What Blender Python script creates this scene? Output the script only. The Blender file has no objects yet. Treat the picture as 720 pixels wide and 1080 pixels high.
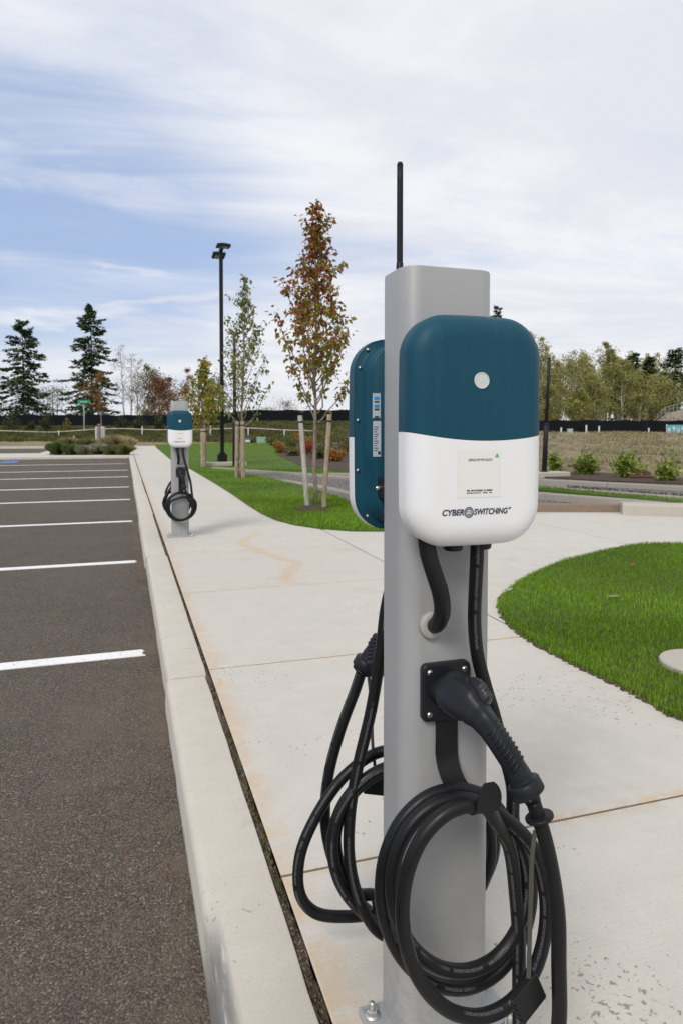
import bpy, bmesh, math, random
import numpy as np
from mathutils import Vector, Matrix
R = math.radians
rng = np.random.default_rng(7)
random.seed(7)
scene = bpy.context.scene
col = scene.collection

# ------------------------------------------------------------------ camera
CAM_H = 1.2
YAW, PITCH, F = R(17.6), R(2.0), 720.0
YPP = 452 + F * math.tan(PITCH)
sy, cy_, sp, cp = math.sin(YAW), math.cos(YAW), math.sin(PITCH), math.cos(PITCH)
FWD = Vector((sy * cp, cy_ * cp, -sp))
RGT = Vector((cy_, -sy, 0))
UPV = Vector((sy * sp, cy_ * sp, cp))
CAM = Vector((0, 0, CAM_H))

def ray(px, py):
    return RGT * ((px - 360) / F) - UPV * ((py - YPP) / F) + FWD
def at(px, py, z=0.0):
    d = ray(px, py); t = (z - CAM_H) / d.z
    return CAM + d * t
def atd(px, py, dep):
    """point on the ray at a horizontal distance dep in front of the camera"""
    d = ray(px, py); h = d.x * sy + d.y * cy_
    return CAM + d * (dep / h)
def aty(px, py, Y):
    d = ray(px, py); return CAM + d * (Y / d.y)
def cl(dep, lat, z=0.0):
    return Vector((sy * dep + cy_ * lat, cy_ * dep - sy * lat, z))

cd = bpy.data.cameras.new("camera"); cam = bpy.data.objects.new("camera", cd); col.objects.link(cam)
cd.sensor_fit = 'HORIZONTAL'; cd.sensor_width = 24; cd.lens = 24
cd.shift_y = -(540 - YPP) / 720
cd.clip_start = 0.02; cd.clip_end = 9000
cam.location = CAM
cam.rotation_euler = Matrix((RGT, UPV, -FWD)).transposed().to_euler()
cd.dof.use_dof = True; cd.dof.focus_distance = 1.18; cd.dof.aperture_fstop = 15
scene.camera = cam

# ------------------------------------------------------------------ node helper
class NT:
    def __init__(s, tree): s.t = tree; s.n = tree.nodes; s.l = tree.links
    def new(s, ty, **kw):
        n = s.n.new(ty)
        for k, v in kw.items():
            if hasattr(n, k) and k not in ('inputs',): setattr(n, k, v)
        return n
    def put(s, sock, v):
        if isinstance(v, bpy.types.NodeSocket): s.l.new(v, sock)
        elif v is not None:
            if hasattr(sock, 'default_value'):
                if sock.type == 'RGBA' and len(v) == 3: v = (*v, 1)
                sock.default_value = v
    def math(s, op, a, b=None, c=None, clamp=False):
        n = s.n.new('ShaderNodeMath'); n.operation = op; n.use_clamp = clamp
        s.put(n.inputs[0], a)
        if b is not None: s.put(n.inputs[1], b)
        if c is not None: s.put(n.inputs[2], c)
        return n.outputs[0]
    def noise(s, vec, scale, detail=4, rough=.5, dist=0.0):
        n = s.n.new('ShaderNodeTexNoise'); s.put(n.inputs['Vector'], vec)
        n.inputs['Scale'].default_value = scale; n.inputs['Detail'].default_value = detail
        n.inputs['Roughness'].default_value = rough; n.inputs['Distortion'].default_value = dist
        return n.outputs['Fac']
    def voro(s, vec, scale, feat='F1', rnd=1.0):
        n = s.n.new('ShaderNodeTexVoronoi'); n.feature = feat; s.put(n.inputs['Vector'], vec)
        n.inputs['Scale'].default_value = scale; n.inputs['Randomness'].default_value = rnd
        return n
    def map(s, vec, scale=(1, 1, 1), rot=(0, 0, 0), loc=(0, 0, 0)):
        n = s.n.new('ShaderNodeMapping'); s.put(n.inputs['Vector'], vec)
        n.inputs['Scale'].default_value = scale; n.inputs['Rotation'].default_value = rot
        n.inputs['Location'].default_value = loc
        return n.outputs[0]
    def step(s, v, a, b, lo=0.0, hi=1.0):
        n = s.n.new('ShaderNodeMapRange'); n.interpolation_type = 'SMOOTHSTEP'
        s.put(n.inputs[0], v)
        for i, x in enumerate((a, b, lo, hi)): n.inputs[i + 1].default_value = x
        return n.outputs[0]
    def mix(s, f, a, b, mode='MIX'):
        n = s.n.new('ShaderNodeMix'); n.data_type = 'RGBA'; n.blend_type = mode
        s.put(n.inputs[0], f); s.put(n.inputs[6], a); s.put(n.inputs[7], b)
        return n.outputs[2]
    def ramp(s, v, pts):
        n = s.n.new('ShaderNodeValToRGB'); s.put(n.inputs[0], v)
        e = n.color_ramp.elements
        while len(e) < len(pts): e.new(.5)
        for el, (p, c) in zip(e, pts): el.position = p; el.color = (*c, 1) if len(c) == 3 else c
        return n.outputs[0]
    def bump(s, h, strength=.3, dist=.01, nrm=None):
        n = s.n.new('ShaderNodeBump'); s.put(n.inputs['Height'], h)
        n.inputs['Strength'].default_value = strength; n.inputs['Distance'].default_value = dist
        if nrm is not None: s.put(n.inputs['Normal'], nrm)
        return n.outputs[0]
    def obj(s): return s.n.new('ShaderNodeTexCoord').outputs['Object']
    def pos(s): return s.n.new('ShaderNodeNewGeometry').outputs['Position']
    def sep(s, v):
        n = s.n.new('ShaderNodeSeparateXYZ'); s.put(n.inputs[0], v); return n.outputs
    def comb(s, x, y, z):
        n = s.n.new('ShaderNodeCombineXYZ')
        for i, v in enumerate((x, y, z)): s.put(n.inputs[i], v)
        return n.outputs[0]

def mat(name, fn=None, color=(.5, .5, .5), rough=.5, metal=0.0, spec=.5):
    m = bpy.data.materials.new(name); m.use_nodes = True
    t = NT(m.node_tree); p = m.node_tree.nodes['Principled BSDF']
    p.inputs['Base Color'].default_value = (*color, 1); p.inputs['Roughness'].default_value = rough
    p.inputs['Metallic'].default_value = metal; p.inputs['Specular IOR Level'].default_value = spec
    if fn: fn(t, p)
    return m
def wear(col_a, amount=.12, scale=14, rough=(.4, .6), bump=0.0, bscale=300):
    """small unevenness of colour and gloss of a painted or moulded surface"""
    def fn(t, p):
        o = t.obj()
        n = t.noise(o, scale, 6, .6)
        c = t.mix(n, tuple(x * (1 - amount) for x in col_a), tuple(min(1, x * (1 + amount)) for x in col_a))
        t.put(p.inputs['Base Color'], c)
        t.put(p.inputs['Roughness'], t.step(n, .3, .7, *rough))
        if bump: t.put(p.inputs['Normal'], t.bump(t.noise(o, bscale, 3), bump, .002))
    return fn

# ------------------------------------------------------------------ materials
M = {}
def post_fn(t, p):
    wear((.325, .327, .325), .05, 5, (.36, .48), .12, 900)(t, p)
    o = t.obj(); s = t.sep(o); src = p.inputs['Base Color'].links[0].from_socket
    run = t.noise(t.map(o, (26, 26, .8)), 1, 5, .65)
    g = t.math('MULTIPLY', t.step(t.math('ADD', s[2], t.math('MULTIPLY', run, .5)), .62, .18), t.step(t.noise(o, 45, 6, .7), .40, .70))
    c = t.mix(t.math('MULTIPLY', g, .40), src, (.17, .155, .13))
    c = t.mix(t.math('MULTIPLY', t.step(run, .58, .75), .14), c, (.20, .195, .18))
    scr = t.noise(t.map(o, (120, 120, 9), (0, R(18), 0)), 1, 3, .6)
    c = t.mix(t.math('MULTIPLY', t.step(scr, .74, .79), t.step(t.noise(o, 4, 3), .52, .6, 0, .4)), c, (.48, .48, .47))
    t.put(p.inputs['Base Color'], c)
M['post'] = mat('grey_powder_coat', post_fn)
M['plate'] = mat('galvanised_grey', wear((.36, .37, .38), .18, 30, (.35, .55), .05), metal=.25)
def teal_fn(t, p):
    o = t.obj(); n = t.noise(o, 9, 6, .6); sc = t.noise(t.map(o, (1, 1, 5)), 60, 5, .7)
    c = t.mix(n, (.0060, .056, .088), (.0075, .064, .100))
    c = t.mix(t.step(sc, .70, .80, 0, .25), c, (.06, .12, .15))
    run = t.noise(t.map(o, (55, 20, 2.2)), 1, 5, .65); dust = t.noise(o, 260, 4, .7)
    c = t.mix(t.math('MULTIPLY', t.step(run, .52, .74), .06), c, (.10, .15, .17))
    c = t.mix(t.step(dust, .69, .77, 0, .22), c, (.16, .19, .2))
    t.put(p.inputs['Base Color'], c); t.put(p.inputs['Roughness'], t.step(n, .3, .7, .42, .52)); p.inputs['Specular IOR Level'].default_value = .2
    t.put(p.inputs['Normal'], t.bump(t.noise(o, 1500, 2), .06, .001))
M['teal'] = mat('teal_plastic', teal_fn)
def white_fn(t, p):
    o = t.obj(); n = t.noise(o, 12, 6, .65); s = t.sep(o)
    c = t.mix(n, (.80, .80, .80), (.74, .74, .735))
    g = t.math('MULTIPLY', t.step(t.noise(o, 90, 5, .7), .66, .78), .18)
    c = t.mix(g, c, (.45, .42, .38))
    t.put(p.inputs['Base Color'], c); t.put(p.inputs['Roughness'], t.step(n, .3, .7, .36, .5))
M['white'] = mat('white_plastic', white_fn)
M['lens'] = mat('frosted_lens', wear((.55, .58, .55), .06, 40, (.3, .45)))
M['sticker'] = mat('cream_sticker', wear((.75, .74, .70), .03, 30, (.45, .55)))
M['ink'] = mat('dark_ink', wear((.02, .03, .04), .2, 50))
M['ink_blue'] = mat('navy_print', wear((.018, .035, .06), .1, 50))
M['green_ink'] = mat('green_ink', wear((.12, .45, .22), .1, 50))
M['blue_ink'] = mat('bright_blue_ink', wear((.03, .33, .75), .1, 50))
M['label_silver'] = mat('pale_label', wear((.52, .56, .6), .06, 40, (.3, .45)))
M['steel'] = mat('zinc_steel', wear((.62, .6, .56), .15, 60, (.25, .4)), metal=.9)
def rub(c, r0, r1):
    def fn(t, p):
        o = t.obj(); n = t.noise(o, 25, 6, .6); d = t.step(t.noise(o, 420, 4, .7), .66, .78, 0, .35)
        cc = t.mix(n, c, tuple(x * 1.7 for x in c))
        cc = t.mix(d, cc, (.10, .095, .085))
        t.put(p.inputs['Base Color'], cc); t.put(p.inputs['Roughness'], t.step(n, .3, .7, r0, r1)); p.inputs['Specular IOR Level'].default_value = .22
        t.put(p.inputs['Normal'], t.bump(t.noise(o, 700, 2), .08, .001))
    return fn
M['rubber'] = mat('black_rubber', rub((.0075, .0078, .0085), .36, .5))
M['black_metal'] = mat('black_powder_coat', rub((.009, .009, .010), .4, .55))
M['gun'] = mat('black_moulded_plastic', rub((.0095, .0105, .013), .33, .46))
def cable_fn(t, p):
    uv = t.n.new('ShaderNodeUVMap').outputs[0]; s = t.sep(uv)   # u metres along, v 0..1 around
    o = t.obj(); n = t.noise(o, 30, 5, .6)
    c = t.mix(n, (.006, .0063, .007), (.011, .0115, .0125))
    c = t.mix(t.step(t.noise(o, 350, 4, .7), .68, .8, 0, .3), c, (.10, .095, .085))
    u = s[0]; v = s[1]
    band = t.math('MULTIPLY', t.step(v, .270, .276), t.step(v, .340, .334))
    cell = t.noise(t.comb(t.math('MULTIPLY', u, 420), t.math('MULTIPLY', v, 110), 0), 1, 1, .5)
    gaps = t.step(t.noise(t.comb(t.math('MULTIPLY', u, 38), 0, 3), 1, 1), .40, .44)
    gaps2 = t.step(t.noise(t.comb(t.math('MULTIPLY', u, 5), 0, 9), 1, 0), .42, .46)
    fac = t.math('MULTIPLY', t.math('MULTIPLY', band, gaps), t.math('MULTIPLY', t.step(cell, .50, .56), gaps2))
    c = t.mix(t.math('MULTIPLY', fac, .45), c, (.30, .30, .31))
    t.put(p.inputs['Base Color'], c); t.put(p.inputs['Roughness'], t.step(n, .3, .7, .34, .46)); p.inputs['Specular IOR Level'].default_value = .24
    t.put(p.inputs['Normal'], t.bump(t.noise(o, 600, 2), .05, .001))
M['cable'] = mat('printed_rubber_cable', cable_fn)
M['gland'] = mat('beige_nylon', wear((.36, .35, .31), .08, 40))

def concrete_fn(base, stain_x=None, pit=1.0):
    def fn(t, p):
        o = t.pos(); s = t.sep(o)
        big = t.noise(o, .7, 5, .6); mid = t.noise(o, 6, 8, .68); fine = t.noise(o, 110, 4, .65)
        c = t.mix(big, tuple(x * .90 for x in base), tuple(x * 1.06 for x in base))
        c = t.mix(t.step(mid, .35, .68, 0, .9), c, tuple(x * f for x, f in zip(base, (1.07, 1.06, 1.05))))
        c = t.mix(t.step(fine, .35, .7, 0, .30), c, tuple(x * .80 for x in base))
        blot = t.step(t.noise(o, 2.3, 6, .62, .4), .54, .70, 0, .34)
        c = t.mix(blot, c, tuple(x * f for x, f in zip(base, (.80, .76, .68))))
        wn_ = t.n.new('ShaderNodeTexWhiteNoise'); wn_.noise_dimensions = '2D'
        t.put(wn_.inputs['Vector'], t.comb(t.math('FLOOR', t.math('DIVIDE', t.math('SUBTRACT', s[1], 1.755), 1.65)), t.math('FLOOR', t.math('DIVIDE', t.math('SUBTRACT', s[0], 2.218), 2.78)), 0))
        c = t.mix(t.math('MULTIPLY', wn_.outputs['Value'], .22), c, tuple(x * f for x, f in zip(base, (.84, .84, .83))))
        # pits and dark specks in patches
        vn = t.voro(t.mix(.06, o, t.n.new('ShaderNodeTexNoise').outputs['Color']), 52)
        patch = t.step(t.noise(o, 1.7, 3, .5), .50, .60)
        rnd = t.sep(vn.outputs['Color'])[0]
        pits = t.math('MULTIPLY', t.step(vn.outputs['Distance'], .30, .18), t.math('MULTIPLY', t.step(rnd, .72, .76), patch))
        v2 = t.voro(o, 105); pit2 = t.math('MULTIPLY', t.step(v2.outputs['Distance'], .2, .12), t.step(t.sep(v2.outputs['Color'])[1], .80, .82))
        pits = t.math('MAXIMUM', pits, t.math('MULTIPLY', pit2, .5))
        pits = t.math('MULTIPLY', pits, pit)
        q = at(655, 1062); dx = t.math('SUBTRACT', s[0], q.x); dy = t.math('SUBTRACT', s[1], q.y)
        rr = t.math('SQRT', t.math('ADD', t.math('MULTIPLY', dx, dx), t.math('MULTIPLY', dy, dy)))
        spl = t.step(t.math('SUBTRACT', t.noise(o, 62, 4, .6, .3), t.math('MULTIPLY', rr, .45)), .555, .585)
        c = t.mix(t.math('MULTIPLY', spl, .75), c, (.20, .16, .11))
        bl = t.math('MULTIPLY', t.step(t.noise(o, 75, 3, .6, .4), .665, .70), t.step(t.noise(o, 1.9, 3), .47, .60))
        c = t.mix(t.math('MULTIPLY', bl, .60), c, (.22, .18, .13))
        c = t.mix(t.math('MULTIPLY', pits, .6, None, True), c, tuple(x * f for x, f in zip(base, (.44, .40, .34))))
        if stain_x is not None:
            n = t.noise(o, 3.2, 6, .65); n2 = t.noise(o, 16, 5, .6)
            e = t.math('SUBTRACT', s[0], stain_x)
            w = t.math('ADD', e, t.math('MULTIPLY', n, -.22))
            m1 = t.math('MULTIPLY', t.step(w, .0, -.11), t.step(n2, .3, .6))
            # rust washed out of the cross joints
            jy = t.math('PINGPONG', t.math('SUBTRACT', s[1], 1.755), .825)
            m2 = t.math('MULTIPLY', t.step(t.math('ADD', jy, t.math('MULTIPLY', n, -.10)), -.012, -.05), t.step(n2, .42, .6))
            # one wandering rust trail across the slab
            xx = t.math('ADD', t.math('MULTIPLY', t.noise(t.comb(0, s[1], 0), .8, 2), 1.1), -.55)
            tr = t.math('ABSOLUTE', t.math('SUBTRACT', t.math('SUBTRACT', s[0], 1.33), xx))
            m3 = t.math('MULTIPLY', t.step(tr, .11, .0), t.math('MULTIPLY', t.step(s[1], 4.9, 5.3), t.step(s[1], 8.3, 7.2)))
            mm = t.math('MAXIMUM', t.math('MAXIMUM', m1, m2), t.math('MULTIPLY', m3, t.step(n2, .3, .55)))
            c = t.mix(t.math('MULTIPLY', mm, .48), c, (.55, .34, .14))
        t.put(p.inputs['Base Color'], c); p.inputs['Roughness'].default_value = .85
        p.inputs['Specular IOR Level'].default_value = .3
        br = t.noise(t.map(o, (3, 210, 3)), 1, 3, .6); c = t.mix(t.step(br, .35, .7, 0, .10), c, tuple(x * .6 for x in base)); t.put(p.inputs['Base Color'], c)
        h = t.math('ADD', t.math('MULTIPLY', br, .5), t.math('ADD', t.math('MULTIPLY', fine, .5), t.math('MULTIPLY', pits, -1.6)))
        t.put(p.inputs['Normal'], t.bump(h, .35, .003))
    return fn
M['concrete'] = mat('broomed_concrete', concrete_fn((.540, .512, .458), .385, 1.35))
M['path_concrete'] = mat('path_concrete', concrete_fn((.540, .515, .465), None, 1.3))
def kerb_fn(t, p):
    concrete_fn((.545, .508, .44), None, .8)(t, p)
    o = t.pos(); s = t.sep(o)
    src = p.inputs['Base Color'].links[0].from_socket
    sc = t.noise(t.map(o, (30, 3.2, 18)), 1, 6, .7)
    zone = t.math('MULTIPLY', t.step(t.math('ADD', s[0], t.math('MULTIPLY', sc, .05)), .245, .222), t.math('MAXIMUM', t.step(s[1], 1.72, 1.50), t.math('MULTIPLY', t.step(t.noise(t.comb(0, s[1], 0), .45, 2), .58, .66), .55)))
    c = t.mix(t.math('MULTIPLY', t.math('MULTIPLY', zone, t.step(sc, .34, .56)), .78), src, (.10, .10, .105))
    sp = t.voro(o, 95); c = t.mix(t.math('MULTIPLY', t.step(sp.outputs['Distance'], .24, .12), t.math('MULTIPLY', t.step(t.sep(sp.outputs['Color'])[2], .90, .92, 0, .5), t.step(t.noise(o, 2.6, 3), .50, .60))), c, (.15, .12, .09))
    c = t.mix(t.step(t.noise(o, 7, 6, .7, .3), .60, .70, 0, .38), c, (.33, .27, .19))
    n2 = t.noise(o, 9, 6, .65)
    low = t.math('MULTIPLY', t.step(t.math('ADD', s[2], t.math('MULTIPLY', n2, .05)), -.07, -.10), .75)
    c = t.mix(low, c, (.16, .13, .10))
    t.put(p.inputs['Base Color'], c)
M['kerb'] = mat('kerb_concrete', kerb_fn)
M['old_kerb'] = mat('weathered_kerb', concrete_fn((.30, .275, .24), None, .8))
M['block'] = mat('pale_concrete_block', concrete_fn((.44, .41, .345), None, .6))
M['rust_edge'] = mat('rust_brown_edging', wear((.20, .145, .105), .3, 9, (.7, .9), .2, 60))
def asphalt_fn(t, p):
    o = t.pos(); s = t.sep(o)
    big = t.noise(o, .55, 5, .62); mid = t.noise(o, 5, 6, .65)
    v = t.voro(o, 172); rnd = t.sep(v.outputs['Color'])
    v2 = t.voro(o, 88); r2 = t.sep(v2.outputs['Color'])
    v3 = t.voro(o, 34); r3 = t.sep(v3.outputs['Color'])
    c = t.mix(rnd[0], (.056, .043, .032), (.165, .132, .100))
    c = t.mix(t.step(rnd[1], .90, .94, 0, .7), c, (.29, .24, .185))
    c = t.mix(t.math('MULTIPLY', t.step(r2[0], .972, .98, 0, .7), t.step(v2.outputs['Distance'], .5, .35)), c, (.34, .30, .25))
    c = t.mix(t.math('MULTIPLY', t.step(r3[0], .975, .985, 0, .7), t.step(t.math('ADD', v3.outputs['Distance'], t.math('MULTIPLY', rnd[2], .2)), .36, .22)), c, (.36, .32, .27))
    c = t.mix(t.step(v.outputs['Distance'], .42, .75, 0, .7), c, (.030, .025, .021))
    c = t.mix(t.step(mid, .45, .75, 0, .35), c, (.145, .118, .091))
    c = t.mix(t.step(big, .42, .7, 0, .35), c, (.135, .110, .085))
    c = t.mix(t.step(t.noise(o, 1.3, 4, .6, .6), .56, .72, 0, .35), c, (.045, .039, .034))
    e = t.math('ADD', t.math('SUBTRACT', .178, s[0]), t.math('MULTIPLY', mid, -.22))
    c = t.mix(t.math('MULTIPLY', t.math('MULTIPLY', t.step(e, .02, -.10), .45), t.step(t.noise(o, 2.2, 4, .6), .42, .62)), c, (.17, .13, .09))
    # faint drips and stains
    c = t.mix(t.step(t.noise(t.map(o, (1.2, .5, 1)), 2.4, 5, .6, .5), .63, .74, 0, .35), c, (.16, .14, .12))
    t.put(p.inputs['Base Color'], c); p.inputs['Roughness'].default_value = .85
    p.inputs['Specular IOR Level'].default_value = .3
    h = t.math('ADD', t.math('MULTIPLY', v.outputs['Distance'], -1.0), t.math('MULTIPLY', t.noise(o, 420, 3), .6))
    t.put(p.inputs['Normal'], t.bump(h, .8, .004))
M['asphalt'] = mat('worn_asphalt', asphalt_fn)
def paint_fn(t, p):
    o = t.pos(); n = t.noise(o, 45, 6, .7); v = t.voro(o, 165)
    hole = t.math('MULTIPLY', t.step(t.math('ADD', n, t.math('MULTIPLY', v.outputs['Distance'], .16)), .66, .77), .75)
    c = t.mix(t.noise(o, 4, 4), (.74, .73, .71), (.83, .82, .80))
    c = t.mix(hole, c, (.13, .12, .11))
    t.put(p.inputs['Base Color'], c); p.inputs['Roughness'].default_value = .7
    t.put(p.inputs['Normal'], t.bump(v.outputs['Distance'], .4, .003))
M['paint'] = mat('white_road_paint', paint_fn)
def bluepaint(t, p):
    o = t.pos(); t.put(p.inputs['Base Color'], t.mix(t.step(t.noise(o, 5, 5, .7), .45, .6), (.05, .2, .55), (.12, .13, .16)))
M['blue_paint'] = mat('blue_road_paint', bluepaint, rough=.7)
def gravel_fn(t, p):
    o = t.pos(); v = t.voro(o, 26); r = t.sep(v.outputs['Color'])
    c = t.mix(r[0], (.10, .09, .08), (.30, .28, .25)); c = t.mix(t.step(v.outputs['Distance'], .35, .7, 0, .8), c, (.03, .027, .024))
    t.put(p.inputs['Base Color'], c); p.inputs['Roughness'].default_value = .9
    t.put(p.inputs['Normal'], t.bump(t.math('MULTIPLY', v.outputs['Distance'], -1), .8, .02))
M['gravel'] = mat('grey_gravel', gravel_fn)
def mulch_fn(t, p):
    o = t.pos(); n = t.noise(o, 40, 6, .7)
    t.put(p.inputs['Base Color'], t.ramp(n, [(.3, (.025, .016, .011)), (.55, (.075, .048, .032)), (.75, (.15, .105, .07))]))
    p.inputs['Roughness'].default_value = .95
    t.put(p.inputs['Normal'], t.bump(n, .9, .03))
M['mulch'] = mat('bark_mulch', mulch_fn)
def joint_fn(t, p):
    o = t.pos(); n = t.noise(o, 70, 6, .7); v = t.voro(o, 130); r = t.sep(v.outputs['Color'])
    c = t.mix(r[0], (.035, .022, .013), (.13, .085, .05))
    c = t.mix(t.step(r[1], .78, .85, 0, .9), c, (.24, .20, .16))
    mo = t.math('MULTIPLY', t.step(t.noise(o, 5, 4, .6), .48, .58), t.step(n, .42, .55))
    c = t.mix(mo, c, (.075, .085, .016))
    t.put(p.inputs['Base Color'], c); p.inputs['Roughness'].default_value = .95
    t.put(p.inputs['Normal'], t.bump(t.math('ADD', n, t.math('MULTIPLY', v.outputs['Distance'], -.6)), 1, .012))
M['joint'] = mat('joint_dirt', joint_fn)
M['joint_fill'] = mat('joint_sand', wear((.145, .115, .08), .4, 40, (.8, .95)))
def lawn_fn(t, p):
    o = t.pos(); n = t.noise(o, 1.1, 5, .6); f = t.noise(o, 60, 6, .75)
    c = t.mix(n, (.075, .15, .010), (.11, .19, .016)); c = t.mix(t.step(f, .35, .65), c, (.045, .085, .008))
    c = t.mix(t.step(t.noise(o, 3.1, 5, .65), .60, .72, 0, .6), c, (.10, .085, .035))
    t.put(p.inputs['Base Color'], c); p.inputs['Roughness'].default_value = .9
    t.put(p.inputs['Normal'], t.bump(f, 1, .03))
M['lawn'] = mat('lawn_turf', lawn_fn)
def terrain_fn(t, p):
    o = t.pos(); n = t.noise(o, .22, 6, .62); m = t.noise(o, 1.6, 7, .68); f = t.noise(o, 9, 6, .7)
    c = t.mix(t.step(n, .38, .62), (.24, .175, .095), (.30, .24, .14))
    c = t.mix(t.step(m, .50, .64, 0, .8), c, (.15, .105, .065))
    c = t.mix(t.step(t.noise(o, .5, 5, .6, .5), .50, .62, 0, .75), c, (.13, .145, .035))
    c = t.mix(t.step(f, .42, .7, 0, .55), c, (.36, .29, .19))
    c = t.mix(t.step(t.noise(o, 14, 5, .7), .62, .72, 0, .7), c, (.055, .05, .03))
    t.put(p.inputs['Base Color'], c); p.inputs['Roughness'].default_value = .95
    t.put(p.inputs['Normal'], t.bump(t.math('ADD', f, m), .9, .15))
M['terrain'] = mat('dry_grass_ground', terrain_fn)
def leaf_mat(name, trans=.35, rough=.55):
    m = bpy.data.materials.new(name); m.use_nodes = True; t = NT(m.node_tree)
    p = m.node_tree.nodes['Principled BSDF']; out = m.node_tree.nodes['Material Output']
    a = t.n.new('ShaderNodeAttribute'); a.attribute_name = 'tint'
    t.put(p.inputs['Base Color'], a.outputs['Color']); p.inputs['Roughness'].default_value = rough
    p.inputs['Specular IOR Level'].default_value = .3
    tr = t.n.new('ShaderNodeBsdfTranslucent'); t.put(tr.inputs[0], a.outputs['Color'])
    ms = t.n.new('ShaderNodeMixShader'); ms.inputs[0].default_value = trans
    t.l.new(p.outputs[0], ms.inputs[1]); t.l.new(tr.outputs[0], ms.inputs[2]); t.l.new(ms.outputs[0], out.inputs[0])
    return m
M['leaf'] = leaf_mat('foliage', .45); M['grass'] = leaf_mat('grass_blades', .4, .5); M['needle'] = leaf_mat('conifer_needles', .12, .7)
def bark(c0, c1, sc=30):
    def fn(t, p):
        o = t.obj(); n = t.noise(t.map(o, (1, 1, .25)), sc, 6, .7)
        t.put(p.inputs['Base Color'], t.mix(t.step(n, .35, .65), c0, c1)); p.inputs['Roughness'].default_value = .9
        t.put(p.inputs['Normal'], t.bump(n, .6, .01))
    return fn
M['bark'] = mat('grey_brown_bark', bark((.13, .10, .078), (.29, .24, .19)))
M['pale_bark'] = mat('pale_bark', bark((.34, .31, .25), (.56, .52, .44), 8))
M['dark_bark'] = mat('dark_bark', bark((.045, .034, .026), (.10, .078, .06), 8))
M['stake'] = mat('weathered_timber', bark((.21, .155, .105), (.38, .30, .215), 22))
M['stake_grey'] = mat('grey_timber', bark((.27, .245, .215), (.46, .43, .39), 22))
M['rail'] = mat('silvered_rail', bark((.28, .25, .21), (.46, .42, .36), 5))
def fabric_fn(t, p):
    o = t.obj(); n = t.noise(t.map(o, (1, 1, .2)), 1.2, 5, .6)
    t.put(p.inputs['Base Color'], t.mix(n, (.005, .006, .008), (.014, .015, .017))); p.inputs['Roughness'].default_value = .9; p.inputs['Specular IOR Level'].default_value = .08
M['fabric'] = mat('black_screen_fabric', fabric_fn)
M['pale_paint'] = mat('pale_grey_paint', wear((.55, .55, .53), .1, 6))
M['sign_green'] = mat('green_sign', wear((.012, .22, .12), .1, 6))
M['util_green'] = mat('pale_green_box', wear((.22, .36, .24), .1, 6))
M['util_dark'] = mat('dark_green_plastic', wear((.02, .045, .04), .1, 6))
M['teal_panel'] = mat('teal_banner', wear((.10, .34, .38), .15, 3))
M['pale_blue'] = mat('pale_blue_plastic', wear((.32, .42, .44), .1, 6))
M['rust'] = mat('rusty_steel', wear((.085, .036, .02), .3, 8, (.7, .9)))
M['tan_wall'] = mat('tan_wall', wear((.34, .30, .25), .12, 1.5, (.7, .9)))
M['yellow'] = mat('yellow_plastic', wear((.6, .42, .05), .1, 6))
M['lamp_glass'] = mat('lamp_glass', wear((.35, .36, .36), .05, 6, (.15, .25)))

# ------------------------------------------------------------------ mesh helpers
def link(o, parent=None):
    col.objects.link(o)
    if parent is not None: o.parent = parent
    return o
def smooth(me, on=True):
    if on: me.polygons.foreach_set('use_smooth', [True] * len(me.polygons))
def obj(name, verts, faces, m, parent=None, sm=False, uvs=None):
    me = bpy.data.meshes.new(name); me.from_pydata([tuple(v) for v in verts], [], faces)
    if uvs is not None:
        l = me.uv_layers.new(name='UVMap')
        for lp in me.loops: pass
        for poly in me.polygons:
            for li in poly.loop_indices: l.data[li].uv = uvs[poly.index][li - poly.loop_start]
    me.materials.append(m); me.update(); smooth(me, sm)
    return link(bpy.data.objects.new(name, me), parent)
def bobj(name, bm, m, parent=None, sm=False):
    bmesh.ops.recalc_face_normals(bm, faces=bm.faces[:])
    me = bpy.data.meshes.new(name); bm.to_mesh(me); bm.free(); me.materials.append(m); smooth(me, sm)
    return link(bpy.data.objects.new(name, me), parent)
def tag(o, label=None, cat=None, group=None, kind=None):
    if label: o['label'] = label
    if cat: o['category'] = cat
    if group: o['group'] = group
    if kind: o['kind'] = kind
    return o
def thing(name, label, cat, loc=(0, 0, 0), rz=0.0, group=None):
    o = bpy.data.objects.new(name, None); o.empty_display_size = .1
    o.location = loc; o.rotation_euler = (0, 0, rz); link(o)
    return tag(o, label, cat, group)
def struct(o): o['kind'] = 'structure'; return o
def stuff(o, label): o['kind'] = 'stuff'; o['label'] = label; o['category'] = o.name.split('.')[0].replace('_', ' '); return o
def tris_obj(name, V, T, m, parent=None, tint=None, sm=False, quads=False):
    """fast builder: V (n,3) floats, T (k,3|4) indices, tint (n,3)"""
    V = np.asarray(V, np.float32); T = np.asarray(T, np.int32); k, w = T.shape
    me = bpy.data.meshes.new(name)
    me.vertices.add(len(V)); me.vertices.foreach_set('co', V.ravel())
    me.loops.add(k * w); me.loops.foreach_set('vertex_index', T.ravel())
    me.polygons.add(k); me.polygons.foreach_set('loop_start', np.arange(0, k * w, w, dtype=np.int32))
    me.polygons.foreach_set('loop_total', np.full(k, w, np.int32))
    me.update(calc_edges=True); me.validate()
    if tint is not None:
        a = me.color_attributes.new('tint', 'FLOAT_COLOR', 'POINT')
        c = np.ones((len(V), 4), np.float32); c[:, :3] = tint; a.data.foreach_set('color', c.ravel())
    me.materials.append(m); smooth(me, sm)
    return link(bpy.data.objects.new(name, me), parent)

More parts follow.
